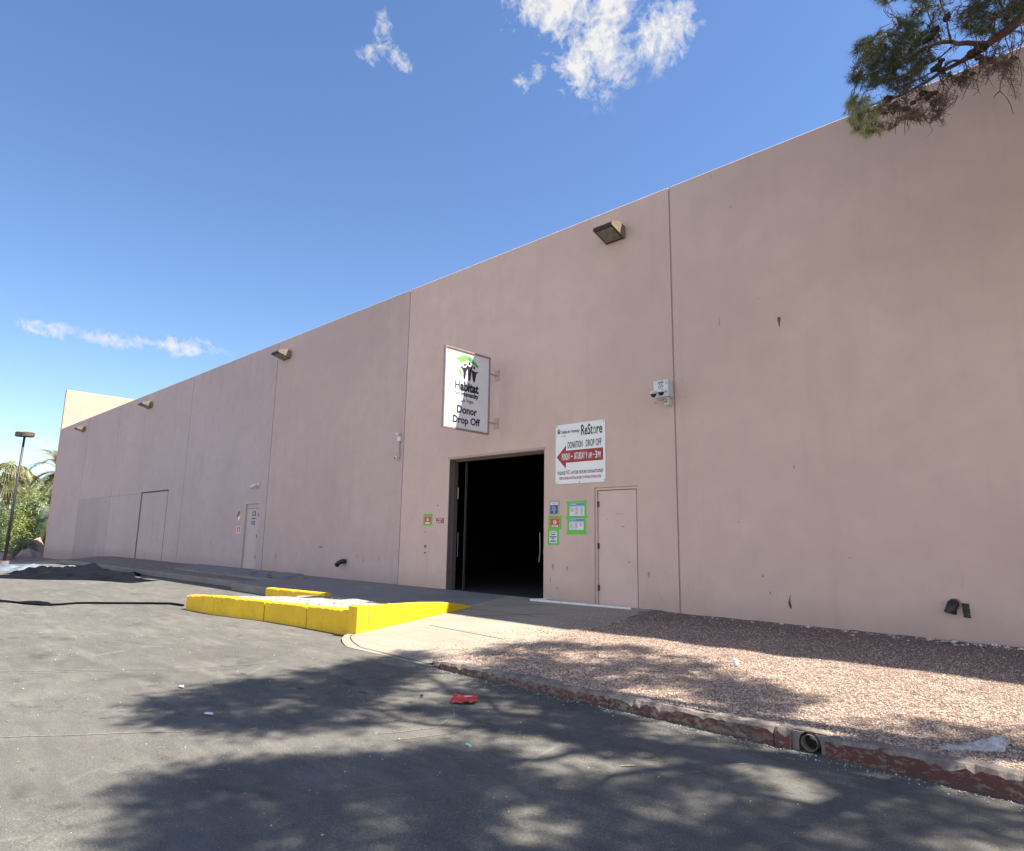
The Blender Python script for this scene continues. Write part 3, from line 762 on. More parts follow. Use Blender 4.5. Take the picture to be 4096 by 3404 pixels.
# ---------------------------------------------------------------- the building
B = empty('warehouse', 'long windowless pink stucco warehouse with one dark garage opening', 'building', (-18, 10, 0.3))
TOP = 7.97
def panel(x0, x1, z0, holes, mat):
    y0, y1 = 10.0, 10.25
    g_ = 0.015; x0 += g_; x1 -= g_
    X = sorted(set([x0, x1] + [h[0] for h in holes] + [h[1] for h in holes])); Zs = sorted(set([z0, TOP - .02] + [h[2] for h in holes if h[2] > z0] + [h[3] for h in holes]))
    Zs = sorted(set(Zs + [TOP - .9])); idx = {}; V = []; F = []
    YT = 10.055
    def P(x, y, z):
        if y == y1 and z > TOP - .89: y = YT
        k = (round(x, 4), round(y, 4), round(z, 4))
        if k not in idx: idx[k] = len(V); V.append(k)
        return idx[k]
    def inside(x, z): return any(h[0] < x < h[1] and h[2] < z < h[3] for h in holes)
    for i in range(len(X) - 1):
        for j in range(len(Zs) - 1):
            a, b, c, d = X[i], X[i + 1], Zs[j], Zs[j + 1]; mx_, mz = (a + b) / 2, (c + d) / 2
            if inside(mx_, mz): continue
            F.append((P(a, y0, c), P(b, y0, c), P(b, y0, d), P(a, y0, d)))
            F.append((P(a, y1, c), P(a, y1, d), P(b, y1, d), P(b, y1, c)))
            for (nxm, nzm, q) in ((a - 1e-3, mz, 'L'), (b + 1e-3, mz, 'R'), (mx_, c - 1e-3, 'D')):
                out = not (X[0] < nxm < X[-1] and Zs[0] < nzm < Zs[-1])
                if out or inside(nxm, nzm):
                    if q == 'L': F.append((P(a, y0, c), P(a, y0, d), P(a, y1, d), P(a, y1, c)))
                    if q == 'R': F.append((P(b, y0, c), P(b, y1, c), P(b, y1, d), P(b, y0, d)))
                    if q == 'D': F.append((P(a, y0, c), P(a, y1, c), P(b, y1, c), P(b, y0, c)))
            if inside(mx_, d + 1e-3): F.append((P(a, y0, d), P(b, y0, d), P(b, y1, d), P(a, y1, d)))
            if abs(c - (TOP - .9)) < 1e-6: F.append((P(a, y1, c), P(b, y1, c), P(b, YT, c), P(a, YT, c))); F[-2] = F[-2]
            if d == Zs[-1]:
                F.append((P(a, y0, d), P(b, y0, d), P(b, y0 + .022, TOP), P(a, y0 + .022, TOP)))
                F.append((P(a, y0 + .022, TOP), P(b, y0 + .022, TOP), P(b, y1, TOP), P(a, y1, TOP)))
                F.append((P(a, y1, TOP), P(b, y1, TOP), P(b, y1, d), P(a, y1, d)))
    return link('wall_panel', V, F, mat, B)
GX0, GX1, GZ = -11.47, -8.545, 3.29
panel(-5.56, 3.0, -0.1, [], M_wall)
panel(3.0, 12.0, -0.1, [], M_wall)
panel(-13.26, -5.56, -0.1, [(GX0, GX1, -0.09, GZ), (-7.30, -6.335, 0.28, 2.46)], M_wall)
panel(-20.48, -13.26, -0.1, [], M_wall2)
panel(-27.77, -20.48, -0.1, [(-21.95, -20.97, 0.31, 2.49)], M_wall3)
panel(-37.31, -27.77, -0.6, [(-32.71, -29.4, 0.1, 3.26)], M_wall3)
panel(-43.1, -37.31, -1.0, [], M_wall3)
panel(-49.40, -43.1, -1.2, [], M_wall3)
# recessed filler behind the joints
for x in (3.0, -5.56, -13.26, -20.48, -27.77, -37.31, -43.1): MB().box(x - .06, x + .06, 10.014, 10.06, -1, TOP - .03).build('joint_filler', M_seam if x > -20 else M_seamd, B)
# roof, side and rear walls
MB().box(-49.39, 12, 10.25, 45, 7.1, 7.25).build('roof', M_concg, B)
MB().box(11.75, 12, 10.26, 45, -0.5, TOP).build('side_wall', M_wall, B)
MB().box(-49.40, 12, 45, 45.25, -1.2, TOP).build('rear_wall', M_wall, B)
pw = MB(); pw.box(-49.66, -49.405, 9.985, 45, -1.2, 10.55); pw.build('parapet_wall', M_cream, B, bevel=0.015)
# dark room behind the garage opening (walls, floor)
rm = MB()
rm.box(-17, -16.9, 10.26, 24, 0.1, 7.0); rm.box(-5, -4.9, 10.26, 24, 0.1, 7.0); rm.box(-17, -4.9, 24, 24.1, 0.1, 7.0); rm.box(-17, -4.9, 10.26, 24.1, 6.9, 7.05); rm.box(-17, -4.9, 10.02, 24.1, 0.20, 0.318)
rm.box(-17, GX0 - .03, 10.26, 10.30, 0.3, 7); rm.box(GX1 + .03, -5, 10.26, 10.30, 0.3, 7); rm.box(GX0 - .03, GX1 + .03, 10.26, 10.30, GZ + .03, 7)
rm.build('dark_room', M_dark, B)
# garage opening: dark steel jambs, lintel angle, track and rolled door
gf = MB(); gf.box(GX0 + .002, GX0 + .05, 10.12, 10.24, 0.32, GZ - .004); gf.box(GX1 - .035, GX1 - .002, 10.20, 10.245, 0.32, GZ - .004); gf.box(GX0 + .052, GX1 - .037, 10.14, 10.24, GZ - .05, GZ - .004)
MB().box(GX0 + .001, GX0 + .008, 10.012, 10.118, 0.32, GZ - .004).build('jamb_lining', simple('grey_mauve_jamb', (0.13, 0.115, 0.12, 1), .6), B)
gfo = gf.build('opening_frame', simple('dark_mauve_steel', (0.11, 0.085, 0.08, 1), .6), B)
MB().box(GX0 - .045, GX1 + .02, 9.985, 10.002, GZ + .002, GZ + .05).build('lintel_trim', M_framep, B)
tk = MB(); tk.box(GX0 + .26, GX0 + .275, 10.28, 10.34, 0.32, GZ - .06); tk.build('door_track', simple('track_steel', (0.07, 0.066, 0.05, 1), 0.5, 0.3), B)
M_hs = simple('handle_steel', (0.25, 0.25, 0.24, 1), 0.4, 0.3)
MB().tube([(GX0 + .14, 10.21, 1.05), (GX0 + .15, 10.20, 1.3), (GX0 + .14, 10.21, 1.6)], .006, 6).build('pull_handle', M_hs, B)
MB().tube([(GX0 + .10, 10.21, 2.38), (GX0 + .10, 10.21, 2.64)], .015, 6).build('pull_handle', M_hs, B)
ps = MB(); ps.box(GX1 - .52, GX1 - .40, 10.62, 10.64, 0.95, 1.45); ps.build('push_plate', simple('dull_grey', (0.055, 0.055, 0.055, 1), .6), B)
ps = MB(); ps.box(GX1 - .52, GX1 - .41, 10.60, 10.63, 1.16, 1.28); ps.tube([(GX1 - .64, 10.6, 1.0), (GX1 - .61, 10.6, 1.25), (GX1 - .64, 10.62, 1.62)], .010, 6); ps.build('door_bumper', simple('pale_bumper', (0.30, 0.30, 0.30, 1), .5), B)

def man_door(x0, x1, z0, z1, mat, hinge_x, hinges, seam=True, rec=0.05):
    d = MB().box(x0 + .055, x1 - .072, 10.0 + rec, 10.0 + rec + .05, z0 + .015, z1 - .06).build('door', mat, B, bevel=0.004)
    fm = MB(); fm.box(x0 + .002, x0 + .045, 10.03, 10.2, z0, z1 - .002); fm.box(x1 - .045, x1 - .002, 10.03, 10.2, z0, z1 - .002); fm.box(x0 + .046, x1 - .046, 10.03, 10.2, z1 - .048, z1 - .002)
    fm.build('door_frame', mat, B)
    MB().box(x0 + .046, x1 - .046, 10.11, 10.12, z0, z1 - .05).build('door_gap', M_markshade, B)  # black board stands for the shade in the gap round the door
    for hz in hinges:
        h = MB(); h.tube([(hinge_x, 10.035, hz - .055), (hinge_x, 10.035, hz + .055)], .011, 8); h.box(hinge_x - .03, hinge_x + .03, 10.036, 10.048, hz - .05, hz + .05)
        h.build('hinge', M_bronze, d)
    return d
d1 = man_door(-7.30, -6.335, 0.28, 2.46, M_doorp, -7.248, (0.62, 1.38, 2.15))
for q in ((-6.85, 1.96, .16, .006), (-6.72, 1.73, .05, .012), (-7.05, 1.86, .015, .015), (-6.6, 1.1, .05, .01)):
    plate('scratch', rect(q[0], q[0] + q[2], q[1], q[1] + q[3], .002), frame_xz(10.05), 0.0005, 0.0012, M_scuff, d1)
d2 = man_door(-21.95, -20.97, 0.31, 2.40, M_doorp2, -21.06, (0.75, 1.42, 2.13), rec=0.04)
MB().box(-21.95, -20.97, 10.05, 10.12, 2.405, 2.488).build('transom', M_doorp2, B)
F2 = frame_xz(10.04)
plate('door_placard', rect(-21.50, -21.26, 2.09, 2.24), F2, 0.0005, 0.003, M_ink, d2)
plate('placard_symbol', disc(-21.38, 2.165, .06, .045), F2, 0.003, 0.005, M_film, d2)
plate('door_placard', rect(-21.50, -21.26, 1.985, 2.03), F2, 0.0005, 0.003, M_ink, d2)
text('door_number', '150', (-21.54, -21.25, 1.78, 1.93), F2, M_ink, d2, 0.003, 0.02)
# infilled loading door on the far left: painted panel with dark reveals
fp = MB().box(-32.69, -29.42, 10.03, 10.12, 0.1, 3.24).build('infilled_door', M_wall3, B)
# repaint line on the far wall
plate('paint_line', rect(-43.08, -32.75, 3.225, 3.245, .01), frame_xz(10.0), 0.0006, 0.0015, M_seam, B)
def blotch(name, x0, x1, zlow, zhigh, mat, seed, par, amp=.35):
    pts = [(x0, zlow), (x1, zlow)]
    n = 40
    for i in range(n + 1):
        t = i / n; x = x1 + (x0 - x1) * t
        h = zhigh * (0.55 + amp * noise.noise(Vector((x * 0.9, seed, 0))) + .25 * noise.noise(Vector((x * 3.1, seed, 3)))) * min(1, 3.5 * math.sin(math.pi * min(.999, max(.001, t))) + .25)
        pts.append((x, max(zlow + .05, zlow + h)))
    return plate(name, pts, frame_xz(10.0), .001, .002, mat, par)

M_patch = stucco('repainted_patch', (0.40, 0.335, 0.345, 1), 0.6)
plate('paint_patch', [(-43.07, -.2), (-38.95, -.2), (-38.93, 3.15), (-38.95, 3.222), (-43.07, 3.222)], frame_xz(10.0), .0005, .0012, M_patch, B)
plate('paint_patch', [(-38.9, .2), (-37.34, .2), (-37.34, 3.215), (-38.9, 3.215)], frame_xz(10.0), .0005, .0012, stucco('repainted_patch_pale', (0.44, 0.365, 0.37, 1), 0.6), B)
for pts in ([(-32.74, .3), (-32.69, .3), (-32.69, 3.27), (-32.74, 3.27)], [(-29.42, .3), (-29.385, .3), (-29.385, 3.27), (-29.42, 3.27)], [(-32.74, 3.24), (-29.385, 3.24), (-29.385, 3.285), (-32.74, 3.285)]):
    plate('infill_joint', pts, frame_xz(10.0), .001, .002, M_seamd, B)
# scuffs on the main wall
scf = [(-3.69, 4.91, .05, .32), (-4.4, 7.14, .03, .06), (-4.73, 7.84, .02, .12), (-3.59, 2.63, .03, .12), (-3.76, .63, .05, .26), (-16.91, 1.15, .28, .05), (-11.84, 2.22, .05, .06),
       (-12.26, 1.26, .12, .12), (-12.26, 1.12, .10, .05), (-12.28, 1.61, .14, .03), (-12.75, 1.92, .05, .02), (-8.36, .70, .04, .16), (-8.30, .95, .06, .18), (-7.95, .93, .05, .14), (-8.2, .55, .03, .08),
       (-5.95, 3.92, .07, .03), (-5.35, 3.95, .06, .02), (-5.4, 4.25, .05, .02), (-6.2, 1.6, .02, .02), (-6.15, .9, .05, .14), (-4.5, 1.8, .03, .05), (-4.15, 1.0, .04, .10), (-4.05, .75, .03, .08), (-2.9, 1.3, .04, .02),
       (-17.9, .95, .03, .12), (-18.3, .9, .04, .18), (-19.2, .9, .03, .14), (-15.1, .95, .04, .2), (-14.8, .9, .04, .24), (-14.4, .95, .03, .18), (-14.1, .9, .05, .2), (-23.4, .9, .05, .3), (-24.6, 1.1, .05, .4), (-22.9, 1.4, .05, .2), (-19.6, .85, .12, .3), (-4.68, 5.2, .015, .25), (-4.0, 5.4, .02, .06)]
M_scuff2 = simple('soft_scuff', (0.33, 0.25, 0.225, 1), 0.9, 0, 0.3, 30)
for i, (x, z, w, h) in enumerate(scf):
    n_ = 14; pts = []
    for k in range(n_):
        a = 2 * math.pi * k / n_; q = 0.55 + 0.75 * abs(noise.noise(Vector((math.cos(a) * 2, math.sin(a) * 2, i * 3.7))))
        pts.append((x + w * .5 * math.cos(a) * q + .25 * w * math.sin(a * 2 + i), z + h * .5 * math.sin(a) * q))
    if abs(x + 13.26) < .1 or abs(x + 20.48) < .12: continue
    plate('scuff_mark', pts, frame_xz(10.0), .0008, .0016, M_scuff if i in (0, 4, 5, 6, 7, 8, 14) else M_scuff2, B)
place(B)

# ---------------------------------------------------------------- wall lights
def wall_light(x, z, label, w=0.44):
    t = empty('wall_light', label, 'wall light', (x, 10, z), 'wall lights along the top of the wall')
    a, b = x - w / 2, x + w / 2
    # housing: side profile (y, z), open lens recess below
    prof = [(9.998, z - .10), (9.998, z + .13), (9.90, z + .155), (9.80, z + .15), (9.555, z + .075), (9.535, z + .03), (9.56, z + .01), (9.97, z - .105)]
    h = MB().prism(prof, 'x', a + .012, b - .012).build('housing', M_bronze, t)
    for xx in (a, b - .012):
        MB().prism([(p[0] - (.004 if p[0] < 9.7 else 0), p[1] + (.003 if p[1] > z + .05 else -.002)) for p in prof], 'x', xx, xx + .012).build('end_plate', M_tan, t)
    MB().prism([(9.90, z + .156), (9.80, z + .151), (9.553, z + .076), (9.550, z + .082), (9.80, z + .158), (9.90, z + .163)], 'x', a - .002, b + .002).build('top_cover', M_cap, t)
    # lens let into the sloping underside
    d = Vector((0, 9.97 - 9.56, -.105 - .01)).normalized(); nn = Vector((0, d.z, -d.y))
    p0 = Vector((0, 9.595, z + .0)); p1 = Vector((0, 9.93, z - .094))
    mb = MB()
    for off in (.004, .010):
        for xx, p in ((a + .04, p0), (b - .04, p0), (b - .04, p1), (a + .04, p1)):
            q = p + nn * off; mb.v.append((xx, q.y, q.z))
    mb.f += [(0, 1, 2, 3), (4, 7, 6, 5), (0, 4, 5, 1), (1, 5, 6, 2), (2, 6, 7, 3), (3, 7, 4, 0)]
    mb.build('lens', M_lens, t)
    place(t)
wall_light(-6.74, 7.36, 'bronze wedge shaped wall light above the donor doorway, nearest and largest')
wall_light(-19.80, 7.33, 'bronze wall light beside the joint, second from the right along the roofline', 0.5)
wall_light(-32.85, 7.33, 'small bronze wall light second from the far left end of the wall', 0.6)
wall_light(-43.95, 7.33, 'farthest and smallest bronze wall light by the left end of the wall', 0.6)

# ---------------------------------------------------------------- projecting sign
ps = empty('hanging_sign', 'white projecting Donor Drop Off sign with green roof logo above the garage', 'sign', (-9.95, 9.8, 3.7))
X0 = -9.95
Y0_, Y1_, Z0_, Z1_ = 8.45, 9.768, 3.70, 5.435
fr = MB(); b_ = .034
fr.box(X0 - .04, X0 + .02, Y0_, Y1_, Z0_, Z0_ + b_); fr.box(X0 - .04, X0 + .02, Y0_, Y1_, Z1_ - b_, Z1_)
fr.box(X0 - .04, X0 + .02, Y0_, Y0_ + b_ * .8, Z0_ + b_, Z1_ - b_); fr.box(X0 - .04, X0 + .02, Y1_ - b_, Y1_, Z0_ + b_, Z1_ - b_)
fr.build('frame', M_signframe, ps)
MB().box(X0 - .035, X0, Y0_ + .02, Y1_ - .02, Z0_ + .02, Z1_ - .02).build('panel', M_white, ps)
FS = frame_yz(X0)
for pts, m, nm in (([(8.781, 5.215), (8.841, 5.262), (9.019, 5.338), (9.078, 5.335), (9.125, 5.305), (9.07, 5.222), (8.913, 5.154)], M_green, 'logo_roof'),
    ([(9.092, 5.252), (9.128, 5.325), (9.165, 5.325), (9.418, 5.158), (9.405, 5.130), (9.375, 5.125)], M_dgreen, 'logo_roof'),
    ([(8.856, 5.024), (8.925, 4.97), (8.937, 4.843), (8.856, 4.913)], M_green, 'logo_leaf'),
    (disc(9.017, 5.122, .024, .030), M_ink, 'logo_figure'), (disc(9.15, 5.172, .029, .034), M_ink, 'logo_figure'), (disc(9.292, 5.102, .027, .034), M_ink, 'logo_figure'),
    ([(8.899, 5.068), (8.94, 5.066), (8.985, 5.043), (9.04, 5.062), (9.070, 5.087), (9.090, 5.045), (9.060, 4.96), (9.036, 4.82), (9.020, 4.800), (9.000, 4.805), (8.985, 4.845), (8.975, 4.975), (8.94, 5.02), (8.9, 5.050)], M_ink, 'logo_figure'),
    ([(9.049, 5.165), (9.097, 5.115), (9.166, 5.100), (9.22, 5.118), (9.250, 5.160), (9.262, 5.140), (9.220, 5.055), (9.185, 4.811), (9.165, 4.790), (9.138, 4.797), (9.119, 4.836), (9.098, 5.041)], M_ink, 'logo_figure'),
    ([(9.215, 5.054), (9.309, 5.020), (9.407, 5.035), (9.408, 5.012), (9.356, 4.984), (9.320, 4.799), (9.300, 4.785), (9.276, 4.789), (9.252, 4.845), (9.224, 4.979)], M_ink, 'logo_figure')):
    plate(nm, pts, FS, .001, .004, m, ps)
text('lettering', 'H', (8.760, 8.885, 4.562, 4.742), FS, M_ink, ps, .004, .005)
text('lettering', 'abitat', (8.900, 9.436, 4.540, 4.755), FS, M_ink, ps, .004, .05)
text('lettering', 'for', (8.764, 8.905, 4.447, 4.533), FS, M_ink, ps, .004, .0)
text('lettering', 'Humanity', (8.940, 9.436, 4.400, 4.535), FS, M_ink, ps, .004, .045)
text('lettering', 'Las Vegas', (8.943, 9.293, 4.280, 4.390), FS, M_ink, ps, .004, 0)
text('lettering', 'Donor', (8.830, 9.406, 4.055, 4.225), FS, M_ink, ps, .004, .03)
text('lettering', 'Drop Off', (8.718, 9.500, 3.795, 4.000), FS, M_ink, ps, .004, .03)
text('lettering', '®', (9.438, 9.462, 4.515, 4.54), FS, M_ink, ps, .004, 0)
for zc in (5.07, 3.98):
    br = MB(); br.box(X0 - .02, X0 + .005, Y1_, 9.985, zc - .012, zc + .012); br.build('bracket_arm', M_framep, ps)
    MB().box(X0 - .07, X0 + .07, 9.985, 10.0, zc - .12, zc + .12).build('mounting_plate', M_framep, ps, bevel=.003)
place(ps)

# ---------------------------------------------------------------- flat wall sign
ws = empty('wall_sign', 'white Donation Drop Off board with red arrow pointing left beside the opening', 'sign', (-7.63, 9.99, 2.56))
FW = frame_xz(9.985)
plate('board', roundrect(-8.235, -7.027, 2.562, 3.748, .05), frame_xz(9.998), 0, .013, M_white, ws)
T_ = lambda s, b, m, bo=0, sh=0: text('lettering', s, b, FW, m, ws, .003, bo, sh)
T_('ReSt', (-7.594, -7.315, 3.49, 3.70), M_navy if False else M_ink, .02)
T_('re', (-7.225, -7.090, 3.49, 3.632), M_ink, .02)
plate('green_letter', disc(-7.270, 3.565, .036, .072), FW, .001, .003, M_dgreen, ws)
plate('green_letter', [(-7.298, 3.57), (-7.270, 3.605), (-7.242, 3.57), (-7.25, 3.52), (-7.29, 3.52)], FW, .003, .0045, simple('pale_green_print', (0.5, 0.72, 0.45, 1), .6), ws)
T_('Habitat for Humanity', (-8.084, -7.636, 3.545, 3.63), M_ink, .012)
T_('Las Vegas', (-8.089, -7.969, 3.498, 3.533), M_grey)
plate('logo_roof', [(-8.195, 3.625), (-8.15, 3.668), (-8.108, 3.625), (-8.12, 3.617), (-8.15, 3.643), (-8.183, 3.617)], FW, .001, .003, M_navy, ws)
for cx_ in (-8.173, -8.15, -8.127): plate('logo_figure', [(cx_ - .008, 3.57), (cx_ + .008, 3.57), (cx_ + .012, 3.612), (cx_, 3.625), (cx_ - .012, 3.612)], FW, .001, .003, M_navy, ws)
T_('DONATION', (-7.925, -7.558, 3.257, 3.392), M_ink, .012)
T_('DROP OFF', (-7.480, -7.112, 3.262, 3.395), M_ink, .012)
plate('arrow', [(-8.206, 3.099), (-7.972, 2.861), (-7.972, 2.978), (-7.078, 2.977), (-7.078, 3.214), (-7.968, 3.217), (-7.968, 3.323)], FW, .001, .003, M_red, ws)
text('lettering', 'MONDAY', (-8.072, -7.862, 3.025, 3.168), FW, M_white, ws, .006, .02)
text('lettering', 'SATURDAY', (-7.762, -7.505, 3.028, 3.166), FW, M_white, ws, .006, .02)
text('lettering', '9', (-7.478, -7.448, 3.020, 3.166), FW, M_white, ws, .006, .02)
text('lettering', 'AM', (-7.415, -7.335, 3.028, 3.145), FW, M_white, ws, .006, .02)
text('lettering', '3', (-7.258, -7.215, 3.020, 3.166), FW, M_white, ws, .006, .02)
text('lettering', 'PM', (-7.198, -7.129, 3.028, 3.145), FW, M_white, ws, .006, .02)
plate('lettering', rect(-7.845, -7.80, 3.085, 3.105), FW, .004, .006, M_white, ws)
plate('lettering', rect(-7.315, -7.275, 3.085, 3.105), FW, .004, .006, M_white, ws)
T_('PLEASE', (-8.18, -7.978, 2.743, 2.811), M_ink, .01, .15)
T_('NO', (-7.962, -7.852, 2.745, 2.834), M_red, .0)
T_('AFTER HOURS DONATIONS!', (-7.838, -7.082, 2.745, 2.810), M_ink, .01, .25)
T_('VIDEO SURVEILLANCE WILL BE USED TO PROSECUTE VIOLATORS', (-8.138, -7.127, 2.647, 2.699), M_red, .014)
for (x, z) in ((-8.20, 3.715), (-7.06, 3.715), (-8.19, 2.592), (-7.055, 2.60), (-7.64, 2.585)):
    plate('screw', disc(x, z, .010, .010, 8), FW, 0, .004, M_bronze, ws)
place(ws)

# ---------------------------------------------------------------- posted notices
FN = frame_xz(10.0)
def notice(name, label, base, parts):
    t = empty(name, label, 'notice', (base[0], 10, base[1]), None)
    for p in parts:
        if p[0] == 'T': text('print', p[1], p[2], FN, p[3], t, p[4], p[5] if len(p) > 5 else 0)
        else: plate(p[0], p[1], FN, p[2], p[3], p[4], t)
    place(t)
def lines(x0, x1, z0, z1, n, d, m, rag=.4, h=.5):
    out = []; 
    for i in range(n):
        z = z1 - (z1 - z0) * (i + .5) / n; hh = (z1 - z0) / n * h / 2
        out.append(('print', rect(x0, x1 - rnd.random() * rag * (x1 - x0), z - hh, z + hh), d, d + .0006, m))
    return out
notice('notice_sleeve', 'clear plastic sleeve with white and navy notice, top of the left column', (-8.28, 1.97),
       [('sleeve', rect(-8.42, -8.142, 1.970, 2.253), .0005, .003, M_film), ('paper', rect(-8.375, -8.185, 1.985, 2.212), .003, .004, M_navy),
        ('header', rect(-8.373, -8.187, 2.157, 2.209), .004, .005, M_white)] + lines(-8.35, -8.20, 2.168, 2.198, 2, .005, M_grey, .1) +
       lines(-8.335, -8.225, 2.085, 2.135, 3, .004, M_lblue, .3) + lines(-8.345, -8.21, 2.04, 2.075, 2, .004, M_lblue, .2) + [('emblem', disc(-8.27, 2.018, .022, .016), .004, .005, M_lblue)])
notice('red_notice', 'square red notice with white round symbol in green tape beside the opening', (-8.26, 1.68),
       [('tape', rect(-8.43, -8.092, 1.688, 1.950, .004), .0005, .0022, M_tape), ('paper', rect(-8.380, -8.147, 1.727, 1.911), .0022, .0035, M_orange),
        ('header', rect(-8.375, -8.150, 1.884, 1.898), .0035, .0045, M_cap), ('symbol', disc(-8.258, 1.818, .042, .038), .0035, .0045, M_paper),
        ('symbol', [(-8.272, 1.80), (-8.25, 1.795), (-8.245, 1.82), (-8.252, 1.845), (-8.268, 1.835)], .0045, .0055, M_orange), ('label', rect(-8.338, -8.177, 1.728, 1.764), .0035, .0045, M_paper)] + lines(-8.32, -8.20, 1.733, 1.760, 2, .0045, M_grey, .1))
notice('paper_notice', 'small white paper with heavy blue print in green tape, lowest of the left column', (-8.30, 1.37),
       [('tape', [(-8.441, 1.372), (-8.150, 1.375), (-8.155, 1.6855), (-8.441, 1.6865)], .0005, .0022, M_tape), ('paper', rect(-8.394, -8.203, 1.413, 1.647), .0022, .0035, M_paper),
        ('T', 'DO NOT', (-8.378, -8.215, 1.595, 1.635), M_navy, .0042, .01)] + lines(-8.36, -8.24, 1.565, 1.585, 1, .0035, M_navy, .1, .9) + lines(-8.385, -8.21, 1.52, 1.545, 1, .0035, M_navy, .1, .9) + lines(-8.34, -8.265, 1.483, 1.507, 1, .0035, M_navy, .1, .9) + lines(-8.37, -8.225, 1.435, 1.462, 1, .0035, M_navy, .05, .9))
def price(label, z0, z1, x0, x1, tape, rag):
    ps_ = [('tape', tape, .0005, .0022, M_tape), ('paper', rect(x0, x1, z0, z1), .0022, .0035, M_paper), ('header', rect(x0, x1, z1 - .052, z1 - .004), .0035, .0045, M_blue),
           ('header_text', rect(x0 + .01, x0 + .16, z1 - .034, z1 - .018), .0045, .0052, M_lblue), ('rule', rect(x0, x1, z1 - .068, z1 - .060), .0035, .0045, M_grey)]
    wd = (x1 - x0) / 3
    for c, n_ in enumerate((6, 12, 10)): ps_ += lines(x0 + .02 + wd * c, x0 + wd * (c + .88), z0 + .02 + (.05 if c == rag else 0), z1 - .08, n_, .0035, M_grey, .5, .42)
    ps_.append(('rule', rect(x0 + wd * .98, x0 + wd * 1.0, z0 + .012, z1 - .075), .0035, .0045, M_grey))
    notice('information_sheet', label, ((x0 + x1) / 2, z0), ps_)
price('white sheet with blue header and three text columns in green tape, upper of the pair', 1.937, 2.183, -7.887, -7.532,
      [(-7.948, 1.915), (-7.978, 1.926), (-7.978, 1.880), (-7.948, 1.9005), (-7.485, 1.9005), (-7.459, 1.892), (-7.459, 1.94), (-7.486, 1.93), (-7.480, 2.235), (-7.52, 2.243), (-7.56, 2.226), (-7.935, 2.218), (-7.972, 2.222), (-7.972, 2.185), (-7.95, 2.178)], 0)
price('white sheet with blue header in green tape, lower of the pair', 1.672, 1.886, -7.895, -7.550,
      [(-7.950, 1.8995), (-7.948, 1.63), (-7.972, 1.62), (-7.965, 1.585), (-7.93, 1.578), (-7.52, 1.585), (-7.474, 1.588), (-7.472, 1.625), (-7.49, 1.63), (-7.488, 1.8995)], 2)
notice('red_notice', 'red notice with round symbol in green tape left of the garage opening', (-12.19, 1.76),
       [('tape', rect(-12.36, -12.02, 1.757, 2.037, .004), .0005, .0022, M_tape), ('paper', rect(-12.31, -12.075, 1.80, 1.985), .0022, .0035, M_orange),
        ('header', rect(-12.30, -12.08, 1.965, 1.98), .0035, .0045, M_cap), ('symbol', disc(-12.19, 1.90, .040, .04), .0035, .0045, M_paper), ('label', rect(-12.275, -12.11, 1.802, 1.838), .0035, .0045, M_paper),
        ('symbol', [(-12.203, 1.885), (-12.185, 1.878), (-12.180, 1.91), (-12.20, 1.918)], .0045, .0055, M_orange)])
notice('video_notice', 'small dark red rectangular sticker close to the left edge of the garage opening', (-11.73, 1.81),
       [('sticker', rect(-11.875, -11.605, 1.812, 1.932), .0005, .003, M_red), ('T', 'VIDEO', (-11.83, -11.65, 1.875, 1.922), M_paper, .004, .01), ('symbol', disc(-11.835, 1.84, .02, .02), .003, .004, M_paper)] + lines(-11.79, -11.70, 1.828, 1.852, 1, .003, M_paper, .1, .8) + lines(-11.68, -11.62, 1.835, 1.848, 1, .003, M_paper, .1, .6))
hz_ = empty('hazard_placard', 'diamond shaped hazard placard of four colours left of door 150', 'placard', (-22.43, 10, 1.93))
cx_, cz_ = -22.43, 2.105; r1 = .17; h1 = .175
for pts, m in (([(0, 0), (r1 / 2, h1 / 2), (0, h1), (-r1 / 2, h1 / 2)], M_brownp), ([(0, 0), (r1 / 2, -h1 / 2), (r1, 0), (r1 / 2, h1 / 2)], M_yel), ([(0, 0), (-r1 / 2, -h1 / 2), (0, -h1), (r1 / 2, -h1 / 2)], M_white), ([(0, 0), (-r1 / 2, h1 / 2), (-r1, 0), (-r1 / 2, -h1 / 2)], M_brownp)):
    plate('quadrant', [(cx_ + a, cz_ + b) for a, b in pts], FN, .001, .004, m, hz_)
place(hz_)
notice('orange_notice', 'small faded orange and white notice below the diamond placard', (-22.37, 1.49),
       [('paper', rect(-22.56, -22.18, 1.49, 1.745, .006), .001, .003, simple('cream_paper', (0.62, 0.48, 0.36, 1), .7)), ('panel', rect(-22.48, -22.25, 1.535, 1.715), .003, .004, M_orange), ('symbol', disc(-22.365, 1.635, .045, .03), .004, .005, M_paper), ('label', rect(-22.43, -22.30, 1.545, 1.575), .004, .005, M_paper)])

# ---------------------------------------------------------------- cameras and small wall fittings
cb = empty('camera_box', 'white security camera box with two dome cameras mounted beside the panel joint', 'security camera', (-5.73, 10, 3.8))
MB().box(-5.875, -5.585, 9.83, 9.998, 3.97, 4.27).build('box', M_whitep, cb, bevel=.006)
FB = frame_xz(9.83)
plate('label', rect(-5.78, -5.67, 4.215, 4.245), FB, .0005, .002, M_grey, cb)
plate('label', rect(-5.64, -5.60, 4.19, 4.235), FB, .0005, .002, M_grey, cb)
plate('label', rect(-5.634, -5.606, 4.196, 4.229), FB, .002, .003, M_whitep, cb)
for k in range(6):
    a = k * math.pi / 3; plate('badge', disc(-5.725 + .042 * math.cos(a), 4.155 + .042 * math.sin(a), .014, .014, 8), FB, .0005, .002, M_grey, cb)
plate('badge', disc(-5.725, 4.155, .016, .016, 10), FB, .0005, .002, M_grey, cb)
